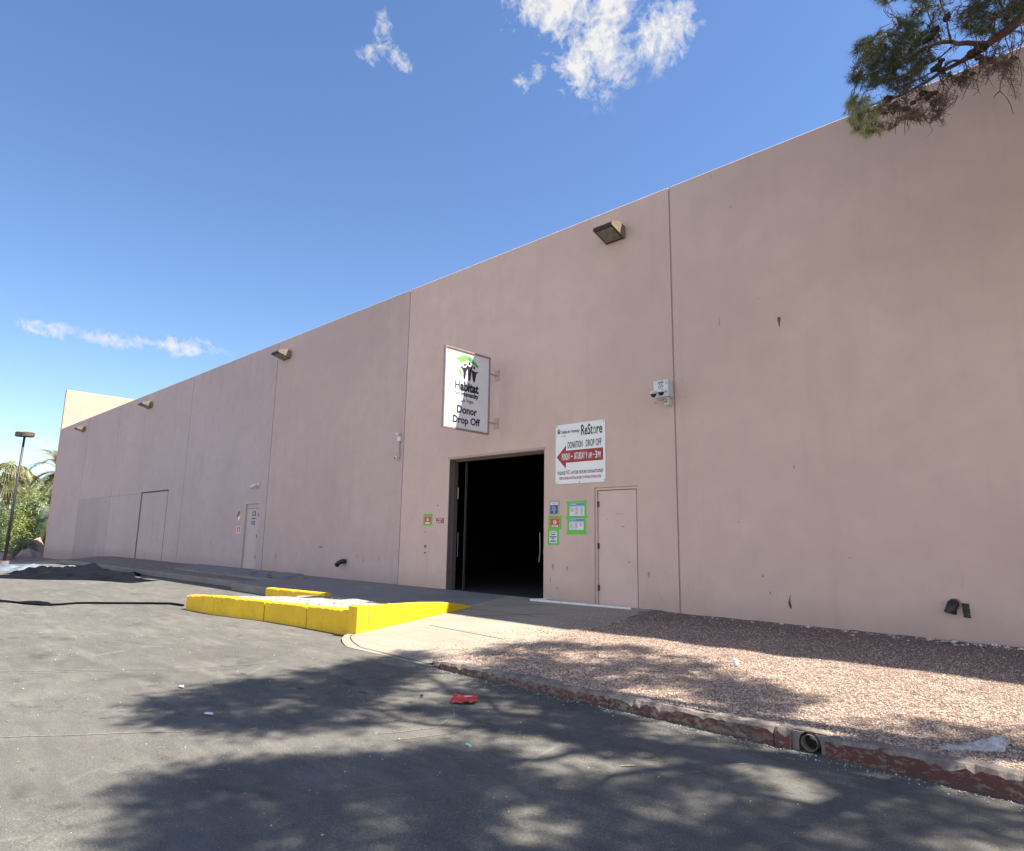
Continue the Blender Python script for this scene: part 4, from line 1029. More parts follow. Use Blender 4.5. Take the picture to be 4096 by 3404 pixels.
for (x, y, z) in ((-5.80, 9.70, 4.02), (-5.625, 9.66, 4.02)):
    dm = MB(); dm.ball((x, y, z), .058, 16, 5, 1.0, 0, .9999); dm.tube([(x, y, z - .012), (x, y, z)], .060, 16); dm.tube([(x, y + .04, z + .03), (x, 9.83, z + .04)], .02, 8)
    d_ = dm.build('dome_housing', M_whitep, cb, True)
    MB().ball((x, y, z - .012), .050, 16, 6, 1.15, -.9999, 0).build('dome_lens', M_black, d_, True)
MB().box(-5.69, -5.61, 9.86, 9.998, 3.83, 3.965).build('junction_box', M_whitep, cb, bevel=.006)
MB().tube([(-5.655, 9.85, 3.86), (-5.655, 9.85, 3.94)], .03, 10).build('sensor', simple('dusty_lens2', (.35, .34, .33, 1), .3), cb, True)
place(cb)
cc = empty('conduit_camera', 'small white camera on a thin white conduit along the panel joint', 'security camera', (-13.40, 10, 3.4))
MB().box(-13.46, -13.34, 9.93, 9.998, 3.90, 4.03).build('junction_box', M_whitep, cc, bevel=.005)
MB().ball((-13.41, 9.90, 4.07), .055, 12, 8).build('sensor', M_whitep, cc, True)
MB().tube([(-13.40, 9.97, 3.90), (-13.40, 9.97, 3.52)], .013, 8).build('conduit', M_framep, cc)
dm = MB(); dm.ball((-13.42, 9.90, 3.47), .050, 12, 8); dm.tube([(-13.40, 9.99, 3.52), (-13.41, 9.92, 3.49)], .02, 8); d_ = dm.build('camera_head', M_whitep, cc, True)
MB().ball((-13.425, 9.872, 3.462), .030, 10, 6).build('camera_lens', M_black, d_, True)
place(cc)
dl = empty('door_lamp', 'small white lamp on the wall above door 150', 'lamp', (-21.15, 10, 3.08))
MB().tube([(-21.12, 9.998, 3.13), (-21.12, 9.96, 3.13)], .07, 12).build('base', M_whitep, dl)
MB().tube([(-21.12, 9.96, 3.13), (-21.16, 9.88, 3.10), (-21.30, 9.84, 3.04)], [.03, .05, .07], 10).build('lamp_head', M_whitep, dl, True)
place(dl)
def elbow(label, pts, r, loc, flange=None):
    t = empty('pipe_elbow', label, 'pipe', loc, 'black pipe elbows low on the wall')
    P = [Vector(p) for p in pts]; sm = []
    for i in range(13):
        u = i / 12; sm.append(P[0] * (1 - u) ** 2 + P[1] * 2 * u * (1 - u) + P[2] * u * u)
    mb = MB(); rd = [r] * 13; rd[0] = rd[1] = r * .85
    mb.tube(sm, rd, 20, cap=False)
    e = sm[-1]; d = (sm[-1] - sm[-2]).normalized()
    mb.tube([e - d * .035, e + d * .002], r * 1.12, 20, cap=False)
    mb.tube([e + d * .001, e - d * .05], r * .9, 20, cap=True)
    mb.build('elbow', M_black, t, True)
    MB().tube([sm[0] + Vector((0, .02, 0)), sm[0] + Vector((0, -.008, 0))], r * 1.2, 20).build('collar', M_scuff2, t)
    place(t)
elbow('black angled pipe elbow poking from the wall between the two doors', [(-15.60, 9.99, .80), (-15.61, 9.82, .82), (-15.76, 9.82, .70)], .062, (-15.6, 10, .7))
elbow('open black pipe elbow turned down low on the right part of the wall', [(-1.71, 9.99, .765), (-1.715, 9.87, .80), (-1.745, 9.875, .66)], .060, (-1.7, 10, .7))
vp = empty('black_plate', 'small black rectangular plate beside the pipe elbow at right', 'plate', (-1.6, 10, .6))
plate('plate', [(-1.628, .61), (-1.553, .605), (-1.56, .78), (-1.638, .782)], FN, .0005, .006, M_black, vp)
for zz_ in (.65, .73): plate('screw', disc(-1.575, zz_, .004, .004, 6), FN, .006, .008, M_steel, vp)
place(vp)
# pale threshold step right of the opening
stp = empty('threshold_strip', 'long narrow white painted threshold strip on the ground below the notices', 'step', (-7.6, 9.9, .3))
MB().prism([(-8.60, 9.70), (-6.42, 9.86), (-6.42, 9.998), (-8.46, 9.998)], 'z', .262, .322).build('slab', M_concg, stp)
MB().prism([(-8.62, 9.69), (-6.42, 9.83), (-6.42, 9.862), (-8.60, 9.722)], 'z', .262, .345).build('front_lip', M_whitest, stp, bevel=.004)
MB().prism([(-8.62, 9.726), (-8.582, 9.729), (-8.44, 9.995), (-8.478, 9.995)], 'z', .262, .343).build('end_lip', M_whitest, stp)
place(stp)

# ---------------------------------------------------------------- litter
wr = empty('paper_wrapper', 'crumpled red paper wrapper lying on the asphalt near the kerb', 'litter', (-4.65, 4.35, 0))
mb = MB(); nu, nv_ = 12, 7
for j in range(nv_):
    for i in range(nu):
        u = i / (nu - 1) - .5; v = j / (nv_ - 1) - .5
        x = -4.66 + u * .17 - v * .17; y = 4.35 + u * .16 + v * .18
        mb.v.append((x, y, .010 + .012 * (v + .5) + .012 * abs(math.sin(u * 9 + v * 4)) + .02 * noise.noise(Vector((u * 5, v * 5, 2))) + (.02 * u if u > 0 else 0)))
for j in range(nv_ - 1):
    for i in range(nu - 1): a = j * nu + i; mb.f.append((a, a + 1, a + nu + 1, a + nu))
o = mb.build('sheet', simple('red_paper', (.26, .018, .022, 1), .45, 0, .35, 25), wr)
md = o.modifiers.new('s', 'SOLIDIFY'); md.thickness = .002
plate('stripe', [(-.02, -.01), (-.008, -.012), (.035, .05), (.025, .055)], lambda u, v, d: (-4.66 + u, 4.36 + v, .040 + d), 0, .001, M_paper, wr)
place(wr)
def blob(name, label, cat, loc, size, mat, seed, flat=.3, group=None):
    me = bpy.data.meshes.new(name); bm = bmesh.new(); bmesh.ops.create_icosphere(bm, subdivisions=2, radius=1)
    for v in bm.verts:
        q = 1 + .5 * noise.noise(v.co * 1.7 + Vector((seed * 3.1, 0, 0)))
        v.co = Vector((v.co.x * size[0] * q, v.co.y * size[1] * q, max(-.3, v.co.z) * size[2] * q))
    bm.to_mesh(me); bm.free(); me.materials.append(mat)
    o = bpy.data.objects.new(name, me); COL.objects.link(o); o.location = loc
    return tag(o, label, cat, group)
o = blob('plastic_scrap', 'small pale green plastic scrap on the shaded asphalt', 'litter', (-3.68, 3.48, .006), (.055, .014, .006), simple('mint_plastic', (.22, .50, .38, 1), .4), 2); o.rotation_euler.z = -.35
o = blob('paper_scrap', 'white paper scrap on the asphalt left of the tree shadow', 'litter', (-6.94, 2.67, .012), (.045, .02, .01), M_paper, 4)
o = blob('paper_scrap', 'white crumpled scrap lying inside the left edge of the tree shadow', 'litter', (-5.76, 2.46, .014), (.045, .018, .012), M_paper, 5); o.rotation_euler.z = .5
wc = blob('cup_lid', 'white broken plastic cup piece standing in the sunlit gravel', 'litter', (-3.22, 6.93, zgrav(0, 6.93) + .01), (.04, .03, .05), M_white, 7)
o = blob('stick', 'thin pale stick on the asphalt below the red kerb', 'litter', (-2.62, 3.95, .008), (.05, .006, .005), M_cap, 9); o.rotation_euler.z = .9
o = blob('dry_leaf', 'pale dry leaf near the lower right on the asphalt', 'litter', (-1.42, 2.98, .008), (.03, .012, .008), M_cap, 12); o.rotation_euler.z = 1.4
o = blob('dark_pebble', 'small dark stone on the asphalt above the red wrapper', 'stone', (-5.05, 4.15, .012), (.016, .016, .016), M_black, 13)
def bagmat():
    t = NT('clear_plastic_film'); t.set('Base Color', (.8, .8, .82, 1)); t.set('Roughness', .22)
    t.set('Alpha', t.ramp(t.noise(16, 5, .7), (.35, .28), (.7, .75))); t.bump(t.noise(22, 5, .7), .9, .02)
    return t.m
mb = MB(); nu, nv_ = 34, 18
for j in range(nv_):
    for i in range(nu):
        u = i / (nu - 1); v = j / (nv_ - 1)
        x = -1.10 + .34 * u + .02 * v; y = 5.34 + .26 * v + .24 * u
        env = max(0, math.sin(math.pi * min(1, v * 1.02))) * (0.15 + 0.85 * u ** 1.5) * min(1, (1 - u) * 7 + .45)
        z = .135 + .10 * env + .035 * env * noise.noise(Vector((u * 9, v * 7, 0))) + .03 * env * abs(noise.noise(Vector((u * 22, v * 16, 5))))
        mb.v.append((x, y, z))
for j in range(nv_ - 1):
    for i in range(nu - 1): a = j * nu + i; mb.f.append((a, a + 1, a + nu + 1, a + nu))
tag(mb.build('plastic_bag', bagmat(), None, True), 'crumpled clear plastic bag on the gravel behind the red kerb', 'litter')
# tarpaulins and hose on the far left asphalt
def tarp(label, c, size, ang, mat, seed, h=.16):
    mb = MB(); nu, nv_ = 40, 16
    for j in range(nv_):
        for i in range(nu):
            u = i / (nu - 1) - .5; v = j / (nv_ - 1) - .5
            w_ = 1 + .5 * noise.noise(Vector((u * 3, seed, 0)))
            e = max(0, 1 - (2 * abs(u)) ** 4) * max(0, 1 - (2 * abs(v)) ** 2)
            x = u * size[0]; y = v * size[1] * w_ + .5 * noise.noise(Vector((u * 3, seed, 3)))
            z = .006 + e * h * (.4 + .9 * abs(noise.noise(Vector((x * .9, y * 3.2, seed)))) + .3 * noise.noise(Vector((x * 3, y * 7, seed))))
            X = c[0] + x * math.cos(ang) - y * math.sin(ang); Y = c[1] + x * math.sin(ang) + y * math.cos(ang)
            mb.v.append((X, Y, max(.006, z) - drop(X)))
    for j in range(nv_ - 1):
        for i in range(nu - 1): a = j * nu + i; mb.f.append((a, a + 1, a + nu + 1, a + nu))
    return tag(mb.build('tarpaulin', mat, None, True), label, 'tarpaulin')
tarp('long dark tarpaulin strip on the sunlit asphalt at far left, nearest the camera', (-24.6, 5.6), (6.0, 1.1), .62, M_tarp, 2, .2)
tarp('low crumpled black tarpaulin in front of the left end of the wall', (-27.6, 6.3), (2.9, 1.9), 1.7, M_tarp, 5, .42)
tarp('pale blue grey plastic sheeting spread on the asphalt near the lamp pole', (-30.8, 5.5), (5.2, 1.3), .95, M_tarps, 9, .22)
tarp('flat black tarpaulin spread to the right of the heap', (-26.0, 7.3), (2.6, .8), .35, M_tarp, 8, .14)
tarp('narrow strip of black sheeting on the asphalt at the left picture edge', (-17.2, 3.0), (2.6, .16), .62, M_tarp, 12, .05)
mb = MB(); hp = [(-14.4, 5.42), (-14.9, 5.35), (-15.2, 5.05), (-15.55, 4.6), (-15.9, 4.25), (-16.1, 3.95), (-16.0, 3.6), (-16.1, 3.35), (-16.6, 3.15), (-17.5, 2.9), (-19, 2.6)]
pp = [];
for i in range(len(hp) - 1):
    for k in range(4): t = k / 4; pp.append((hp[i][0] * (1 - t) + hp[i + 1][0] * t, hp[i][1] * (1 - t) + hp[i + 1][1] * t, .022))
mb.tube(pp, .022, 8)
tag(mb.build('hose', M_tarp, None, True), 'thin black hose running left across the asphalt from the yellow kerb', 'hose')

# ---------------------------------------------------------------- needles and twigs (numpy bulk)
def needles(centers, dirs, n_per, length, width, rs, spread=1.0, droop=0.0):
    """tufts of thin triangular needles; centers (n,3), dirs (n,3)"""
    n = len(centers); c = np.repeat(centers, n_per, 0); d = np.repeat(dirs, n_per, 0)
    q = rs.normal(size=(n * n_per, 3)); q /= np.linalg.norm(q, axis=1, keepdims=True)
    v = d * 0.75 + q * spread; v[:, 2] -= droop; v /= np.linalg.norm(v, axis=1, keepdims=True)
    L = length * (0.6 + 0.6 * rs.rand(n * n_per))[:, None]
    off = rs.rand(n * n_per)[:, None] * 0.07 * d
    p = c - off
    sd = np.cross(v, rs.normal(size=(n * n_per, 3))); sd /= np.linalg.norm(sd, axis=1, keepdims=True)
    V = np.stack([p - sd * width / 2, p + sd * width / 2, p + v * L], 1).reshape(-1, 3)
    return V, np.arange(len(V)).reshape(-1, 3)
class Tubes:
    def __init__(s): s.V = []; s.F = []; s.n = 0
    def add(s, pts, radii, n=4):
        m = MB(); m.tube(pts, radii, n, cap=False)
        s.V += m.v; s.F += [tuple(i + s.n for i in f) for f in m.f]; s.n = len(s.V)
def wiggle(a, b, k, amp, R):
    a = Vector(a); b = Vector(b); L = (b - a).length; out = [a]
    for i in range(1, k):
        t = i / k; out.append(a.lerp(b, t) + Vector((R.uniform(-1, 1), R.uniform(-1, 1), R.uniform(-1, 1))) * amp * L * math.sin(math.pi * t) ** .5)
    out.append(b); return out

# ---------------------------------------------------------------- pine tree (stands right of the view, its boughs reach over the lot)
pine = empty('pine_tree', 'tall pine tree whose dark cone bearing bough hangs in at the top right', 'tree', (2.4, 7.0, 0.15))
TR = random.Random(21); rs = np.random.RandomState(5)
trunk = Tubes(); twigs = Tubes()
tp = [(2.45, 6.95, 0.1), (2.4, 6.95, 1.2), (2.2, 7.0, 2.6), (2.05, 6.95, 4.0), (1.95, 7.05, 5.5), (2.0, 6.9, 7.2), (1.9, 6.8, 8.6), (1.8, 6.9, 9.7), (1.75, 6.95, 10.6)]
trunk.add(tp, [.34, .25, .23, .21, .19, .17, .14, .09, .04], 14)
off = lambda gx, gy, H: Vector((gx + SUN.x / SUN.z * H, gy + SUN.y / SUN.z * H, H))
def in_view(p, m=0.03):
    d = Vector(p) - Vector((0, 0, 1.5)); z = d.dot(f_)
    if z < .1: return False
    return abs(d.dot(r_) / z) < 1050 / 1328 + m and abs(d.dot(u_) / z) < 872.5 / 1328 + m
def inpoly(x, y, P):
    c = False; j = len(P) - 1
    for i in range(len(P)):
        if (P[i][1] > y) != (P[j][1] > y) and x < (P[j][0] - P[i][0]) * (y - P[i][1]) / (P[j][1] - P[i][1]) + P[i][0]: c = not c
        j = i
    return c
# lobes of the crown, described by the ground they shade (leafy boughs), and the share of it they cover
lobes = [([(-6.11, 1.91), (-6.56, 2.24), (-6.86, 2.46), (-6.8, 2.98), (-6.88, 3.59), (-6.94, 4.46), (-6.97, 4.9), (-7.09, 5.51), (-6.48, 5.58), (-6.07, 5.08), (-5.4, 4.04), (-4.66, 4.03), (-4.69, 3.32), (-4.77, 2.93), (-5.12, 2.47), (-5.63, 2.12)], 58),
         ([(-4.25, 1.40), (-4.52, 1.60), (-4.50, 1.99), (-4.25, 2.46), (-4.0, 2.9), (-3.75, 3.32), (-3.17, 3.55), (-2.56, 3.65), (-1.93, 2.96), (-2.2, 1.9), (-2.7, 1.2), (-3.3, 1.15), (-3.8, 1.5)], 72),
         ([(-5.47, 4.72), (-4.74, 5.07), (-3.76, 5.0), (-2.77, 4.96), (-2.2, 5.02), (-2.66, 4.08), (-3.84, 3.83), (-4.78, 3.9)], 40),
         ([(-2.2, 5.02), (-1.49, 4.89), (-0.84, 4.98), (-0.2, 4.84), (-0.15, 4.0), (-1.0, 3.2), (-1.93, 2.96), (-2.45, 3.77)], 36),
         ([(-6.38, 5.99), (-6.17, 6.68), (-5.27, 7.01), (-4.62, 7.14), (-3.97, 6.93), (-2.72, 6.38), (-2.26, 6.1), (-2.17, 5.42), (-2.72, 5.3), (-3.63, 5.59), (-4.23, 5.46), (-5.49, 5.45)], 36),
         ([(-1.9, 5.62), (-1.42, 5.88), (-0.74, 6.2), (1.5, 6.4), (1.5, 5.9), (-0.69, 5.75), (-1.05, 5.52), (-1.34, 5.53)], 36)]
holes = [(-3.15, 2.33, .34, .14), (-3.38, 1.83, .34, .12), (-2.96, 2.96, .30, .16), (-3.14, 3.88, .35, .14), (-4.4, 2.87, .3, .2), (-3.67, 4.4, .4, .14), (-1.59, 4.21, .28, .22), (-2.47, 2.84, .36, .18), (-2.9, 3.35, .3, .12), (-3.9, 2.0, .25, .12), (-1.9, 4.6, .25, .12), (-2.9, 4.75, .35, .1), (-4.4, 4.5, .3, .12), (-4.9, 3.6, .3, .14), (-5.3, 6.35, .3, .12), (-3.4, 6.1, .35, .1), (-2.6, 4.5, .3, .12), (-4.2, 3.9, .25, .1), (-2.0, 3.6, .2, .15)]
tips = []
for P, dens_ in lobes:
    xs_ = [p[0] for p in P]; ys_ = [p[1] for p in P]; area = 0
    for i in range(len(P)): area += P[i - 1][0] * P[i][1] - P[i][0] * P[i - 1][1]
    N = int(abs(area) / 2 * dens_); k = 0; tries = 0
    while k < N and tries < N * 40:
        tries += 1
        x = TR.uniform(min(xs_), max(xs_)); y = TR.uniform(min(ys_), max(ys_))
        if not inpoly(x, y, P): continue
        if any(((x - h[0]) / h[2]) ** 2 + ((y - h[1]) / h[3]) ** 2 < 1 for h in holes): continue
        if noise.noise(Vector((x * 1.3, y * 3.0, 4))) < -.20: continue
        H = 8.6 + 1.6 * noise.noise(Vector((x * .5, y * .5, 8))) + TR.uniform(-.9, 1.2)
        p = off(x, y, H)
        while in_view(p, .09) and H < 15: H += .3; p = off(x, y, H)
        tips.append(p); k += 1
# space-filling limbs: main boughs from the trunk to k-means centres, sub-boughs, then twigs
pts_ = np.array([tuple(t) for t in tips])
def kmeans(P, k, it=12, seed=1):
    r = np.random.RandomState(seed); C = P[r.choice(len(P), k, False)]
    for _ in range(it):
        d = ((P[:, None] - C[None]) ** 2).sum(2); a = d.argmin(1)
        for j in range(k):
            if (a == j).any(): C[j] = P[a == j].mean(0)
    return C, a
big, _ = kmeans(pts_, 9); mid, am = kmeans(pts_, 60, seed=3)
def visible_path(P): return any(in_view(p, .03) for p in P)
paths = []
trunk.add([(2.0, 6.95, 5.6), (2.35, 6.45, 6.7), (2.86, 5.9, 8.0), (3.15, 5.5, 9.2), (3.2, 5.3, 10.0)], [.12, .095, .08, .055, .02], 9)
for c in big:
    best = None
    for tk in range(40):
        t0 = tp[TR.choice([4, 5, 6, 6, 7])]; a = Vector(t0); b = Vector(c) * .96 + a * .04
        P = wiggle(a, b, 8, .07, TR)
        for i, q in enumerate(P): q.z += .35 * math.sin(math.pi * i / 8)
        if not visible_path(P): best = P; break
    if best is None: continue
    R0 = .060; trunk.add(best, [R0 * (1 - .6 * i / 8) for i in range(9)], 8); paths.append(best)
allp = [q for P in paths for q in P]
for c in mid:
    c = Vector(c); s = min(allp, key=lambda q: (q - c).length)
    for _ in range(10):
        P = wiggle(s, c, 6, .12, TR)
        if not visible_path(P): break
    else: continue
    trunk.add(P, [.022 * (1 - .6 * i / 6) for i in range(7)], 6); allp += P[3:]
tc_ = []; td_ = []
sub = [q for q in allp]
for t in tips:
    s = min(sub, key=lambda q: (q - t).length)
    P = wiggle(s, t, 4, .16, TR); 
    if visible_path(P): P = [t + Vector((0, 0, .25)), t + Vector((0, 0, .1)), t]
    twigs.add(P, [.010 * (1 - .5 * i / (len(P) - 1)) for i in range(len(P))], 3)
    for k in range(13):
        q = t + Vector((TR.gauss(0, .15), TR.gauss(0, .15), TR.gauss(0, .10)))
        if in_view(q, .03): continue
        dd = (q - P[-2]).normalized()
        twigs.add([t if k else P[-2], t.lerp(q, .5) + Vector((0, 0, .02)), q], [.005, .004, .003], 3)
        tc_.append(tuple(q)); td_.append(tuple(dd))
V1, F1 = needles(np.array(tc_), np.array(td_), 24, .11, .0075, rs)
np_link('foliage', V1, F1, M_need, pine)

# the bough that hangs into the picture: it grows out sideways from the trunk in an upright sheet about y = 7
def bp(X, Y, dy=0.0):
    px_ = (3300 + X / 2.638) / 1.9505; py_ = Y / 2.638 / 1.9505
    d = r_ * ((px_ - 1050) / 1328.0) - u_ * ((py_ - 872.5) / 1328.0) + f_
    t = (7.0 + dy) / d.y
    return Vector((0, 0, 1.5)) + d * t
def path(P, dy0, dy1, wob=0.0):
    out = []
    for i, (x, y) in enumerate(P):
        t = i / (len(P) - 1); out.append(bp(x, y, dy0 + (dy1 - dy0) * t + wob * math.sin(i * 1.9)))
    return out
bt = Tubes(); BR = random.Random(4)
A = path([(2120, 160), (2040, 215), (1960, 290), (1900, 340), (1800, 400), (1720, 460)], .0, .05)
bt.add([Vector(tp[4]) + Vector((0, 0, .1)), (Vector(tp[4]) + A[0]) * .5 + Vector((0, 0, .25)), A[0]], [.10, .075, .052], 10)
bt.add(A, [.050, .046, .044, .041, .038, .034], 10)
Lm = path([(1720, 460), (1600, 462), (1500, 452), (1400, 462), (1330, 440), (1230, 445), (1150, 470), (1060, 500), (1000, 530), (900, 590), (800, 640), (700, 680), (600, 720), (480, 770), (380, 800)], .05, -.35, .05)
bt.add(Lm, [.026 - .0015 * i for i in range(15)], 8)
Dn = path([(1720, 460), (1640, 520), (1560, 585), (1480, 620), (1400, 670), (1320, 710), (1240, 750), (1150, 810), (1080, 860), (980, 910), (880, 970), (780, 1015), (650, 1060), (500, 1105), (350, 1140)], .05, .35, .05)
bt.add(Dn, [.034, .036, .030, .024, .021, .019, .017, .015, .013, .012, .011, .010, .008, .006, .004], 8)
U1 = path([(1330, 440), (1310, 370), (1295, 300), (1285, 210), (1260, 130), (1220, 40), (1200, -60)], -.05, -.25, .03)
bt.add(U1, [.012, .010, .009, .008, .007, .006, .005], 6)
U2 = path([(1235, 440), (1200, 380), (1180, 330), (1120, 230), (1080, 120), (1040, 30), (1000, -40)], 0, .2, .03); bt.add(U2, [.010, .009, .008, .007, .006, .005, .004], 6)
U3 = path([(1800, 400), (1780, 300), (1790, 230), (1700, 150), (1620, 80), (1560, 20)], .1, .3, .03); bt.add(U3, [.012, .010, .009, .007, .006, .004], 6)
U4 = path([(1960, 290), (1900, 200), (1880, 100), (1840, 20), (1820, -60)], .1, -.1, .03); bt.add(U4, [.016, .013, .011, .009, .007], 6)
U5 = path([(1330, 500), (1290, 540), (1220, 600), (1160, 640), (1060, 690), (960, 740), (860, 780), (700, 840), (560, 880)], .0, .1, .04); bt.add(U5, [.010, .009, .008, .008, .007, .006, .005, .004, .003], 6)
U6 = path([(1430, 640), (1350, 640), (1290, 670), (1240, 720), (1130, 760), (1000, 830), (850, 900), (700, 940)], .1, -.1, .04); bt.add(U6, [.012, .011, .010, .008, .007, .006, .004, .003], 6)
skel = Lm + Dn + U1 + U2 + U3 + U4 + U5 + U6 + A
# long bare hanging twigs
for P in ([(1990, 470), (1960, 640), (1890, 780), (1850, 880), (1845, 960), (1910, 1020), (1960, 1110), (1985, 1205)], [(1845, 960), (1800, 1000), (1778, 1035)], [(1960, 860), (2000, 950), (2010, 1050), (2070, 990)],
          [(1620, 560), (1640, 700), (1600, 860), (1620, 960), (1560, 1010)], [(1480, 640), (1500, 760), (1420, 900), (1440, 960)], [(1700, 520), (1690, 700), (1720, 820), (1690, 900)], [(1900, 400), (1960, 560), (2060, 640), (2100, 760)],
          [(850, 980), (870, 1150), (840, 1300), (840, 1400)], [(900, 1150), (870, 1290), (885, 1370)], [(1200, 800), (1260, 900), (1230, 1040), (1260, 1120), (1350, 1080)], [(2060, 200), (2080, 420), (2040, 600), (2080, 800), (2060, 920)], [(760, 1240), (740, 1340), (745, 1410)], [(1540, 860), (1480, 960), (1445, 1055)]):
    q = path(P, .1, .2, .05); bt.add(q, [.006 - .003 * i / (len(q) - 1) for i in range(len(q))], 4); skel += q[1:-1:2] if P[0][0] < 1300 else []
trunk_o = link('trunk', trunk.V + bt.V, trunk.F + [tuple(i + trunk.n for i in f) for f in bt.F], M_bark, pine, True)
# tufts: zones in the plane of the bough: (x, y, rx, ry, count, kind)
zones = [(420, 450, 60, 50, 10, 'g'), (340, 520, 60, 60, 10, 'g'), (590, 370, 60, 50, 9, 'g'), (800, 240, 70, 60, 10, 'g'), (960, 150, 70, 60, 8, 'g'), (1060, 60, 90, 80, 16, 'g'), (1150, 100, 90, 60, 8, 'g'), (340, 790, 70, 80, 14, 'g'), (330, 840, 60, 60, 8, 'g'),
         (520, 520, 130, 130, 42, 'g'), (700, 520, 170, 190, 60, 'g'), (850, 420, 150, 170, 55, 'g'), (950, 300, 120, 130, 30, 'g'), (650, 750, 220, 130, 55, 'g'), (850, 700, 170, 140, 50, 'g'), (430, 650, 120, 110, 24, 'g'), (480, 850, 120, 90, 20, 'g'), (760, 860, 160, 80, 30, 'g'), (1030, 620, 130, 120, 24, 'g'), (1000, 780, 130, 80, 16, 'g'), (1030, 420, 110, 110, 18, 'g'), (600, 620, 200, 120, 40, 'g'), (1150, 330, 70, 110, 8, 'g'),
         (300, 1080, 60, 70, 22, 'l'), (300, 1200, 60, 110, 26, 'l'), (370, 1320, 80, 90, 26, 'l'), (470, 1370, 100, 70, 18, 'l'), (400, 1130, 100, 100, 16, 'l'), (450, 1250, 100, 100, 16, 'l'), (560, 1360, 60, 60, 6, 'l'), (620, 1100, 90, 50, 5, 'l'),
         (600, 1200, 130, 110, 13, 'b'), (750, 1150, 140, 120, 12, 'b'), (900, 1230, 130, 90, 16, 'b'), (1000, 1200, 110, 100, 14, 'b'), (880, 1010, 160, 80, 10, 'b'), (1200, 1150, 90, 90, 7, 'b'), (1180, 1290, 80, 50, 4, 'b'), (650, 1330, 80, 60, 6, 'b'),
         (1550, 50, 70, 60, 9, 'g'), (1640, 60, 80, 60, 10, 'g'), (1480, 130, 60, 40, 6, 'g'), (1600, 180, 130, 80, 18, 'g'), (1430, 240, 60, 60, 6, 'g'), (1560, 280, 120, 70, 12, 'g'), (1700, 230, 100, 100, 12, 'g'), (1800, 100, 100, 100, 14, 'g'), (1950, 60, 130, 90, 26, 'g'), (2080, 60, 70, 90, 20, 'g'), (1900, 170, 90, 60, 8, 'g'), (2060, 330, 70, 80, 6, 'b'), (1700, 330, 150, 70, 8, 'g'), (1750, 690, 130, 80, 8, 'b'), (1900, 640, 120, 90, 6, 'b'), (1450, 800, 130, 80, 4, 'b'), (1820, 520, 90, 50, 5, 'b'), (2050, 480, 80, 80, 6, 'b'), (1350, 60, 80, 80, 4, 'b'),
         (620, 10, 35, 30, 7, 'g'), (960, -10, 60, 22, 6, 'g'), (740, -20, 30, 15, 2, 'g'), (620, -60, 120, 40, 18, 'g'), (900, -90, 200, 50, 26, 'g'), (1250, -90, 200, 60, 26, 'g'), (1650, -90, 250, 60, 40, 'g'), (2150, 0, 100, 80, 20, 'g')]
sets = {'g': ([], []), 'l': ([], []), 'b': ([], [])}
sk = list(skel)
for zx, zy, rx, ry, cnt, kind in zones:
    for k in range(cnt):
        a = BR.uniform(0, 6.283); r = math.sqrt(BR.random()); X = zx + rx * r * math.cos(a); Y = zy + ry * r * math.sin(a)
        t = bp(X, Y, BR.uniform(-.38, .38))
        cand = sorted(sk[::2], key=lambda q: (q - t).length)[:1]; s = cand[0]
        if (s - t).length > .55: s = t + (s - t).normalized() * .55
        w = wiggle(s, t, 5, .17, BR)
        twigs.add(w, [.0050, .0044, .0038, .0032, .0027, .0022], 4)
        if BR.random() < .55: sk.append(w[3]); sk.append(w[4])
        dd = (w[-1] - w[-2]).normalized()
        dd = (dd + Vector((-.25, -.1, .1 if kind == 'g' else -.1))).normalized()
        c_, d_ = sets[kind]
        c_.append(tuple(t)); d_.append(tuple(dd))
        if kind != 'b':
            c_.append(tuple(t + dd * .02 + Vector((BR.gauss(0, .02), BR.gauss(0, .02), BR.gauss(0, .02))))); d_.append(tuple(dd))
# bare curly twigs in the thin lower zones
for zx, zy, rx, ry, cnt in ((700, 930, 300, 80, 60), (900, 1000, 300, 110, 90), (1250, 930, 260, 130, 110), (1500, 830, 220, 120, 70), (700, 1200, 260, 130, 70), (1050, 1200, 220, 120, 90), (1750, 620, 260, 110, 60), (1950, 750, 150, 180, 40), (1150, 560, 250, 130, 60), (1600, 260, 260, 170, 90), (1200, 220, 160, 180, 50), (1850, 220, 200, 150, 60), (700, 600, 350, 200, 90), (2020, 1000, 70, 120, 6), (1850, 450, 200, 70, 30), (500, 1250, 200, 120, 40)):
    for k in range(cnt):
        a = BR.uniform(0, 6.283); r = math.sqrt(BR.random()); t = bp(zx + rx * r * math.cos(a), zy + ry * r * math.sin(a), BR.uniform(-.3, .3))
        s = min(sk[::3], key=lambda q: (q - t).length)
        if (s - t).length > .35: s = t + (s - t).normalized() * .35
        twigs.add(wiggle(s, t, 5, .2, BR), [.0040, .0036, .0031, .0027, .0023, .0018], 3)
        if BR.random() < .5:
            m_ = s.lerp(t, .6); e = m_ + Vector((BR.gauss(0, .06), BR.gauss(0, .05), BR.gauss(-.03, .05))); twigs.add(wiggle(m_, e, 3, .2, BR), [.0028, .0024, .002, .0016], 3)
link('twigs', twigs.V, twigs.F, M_twig, pine, True)
for kind, nm, m, n_, L in (('g', 'foliage', M_need, 24, .085), ('l', 'sun_tinted_foliage', M_needl, 34, .078), ('b', 'dry_foliage', M_needb, 30, .06)):
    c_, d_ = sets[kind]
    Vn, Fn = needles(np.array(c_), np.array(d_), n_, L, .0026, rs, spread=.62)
    np_link(nm, Vn, Fn, m, pine)
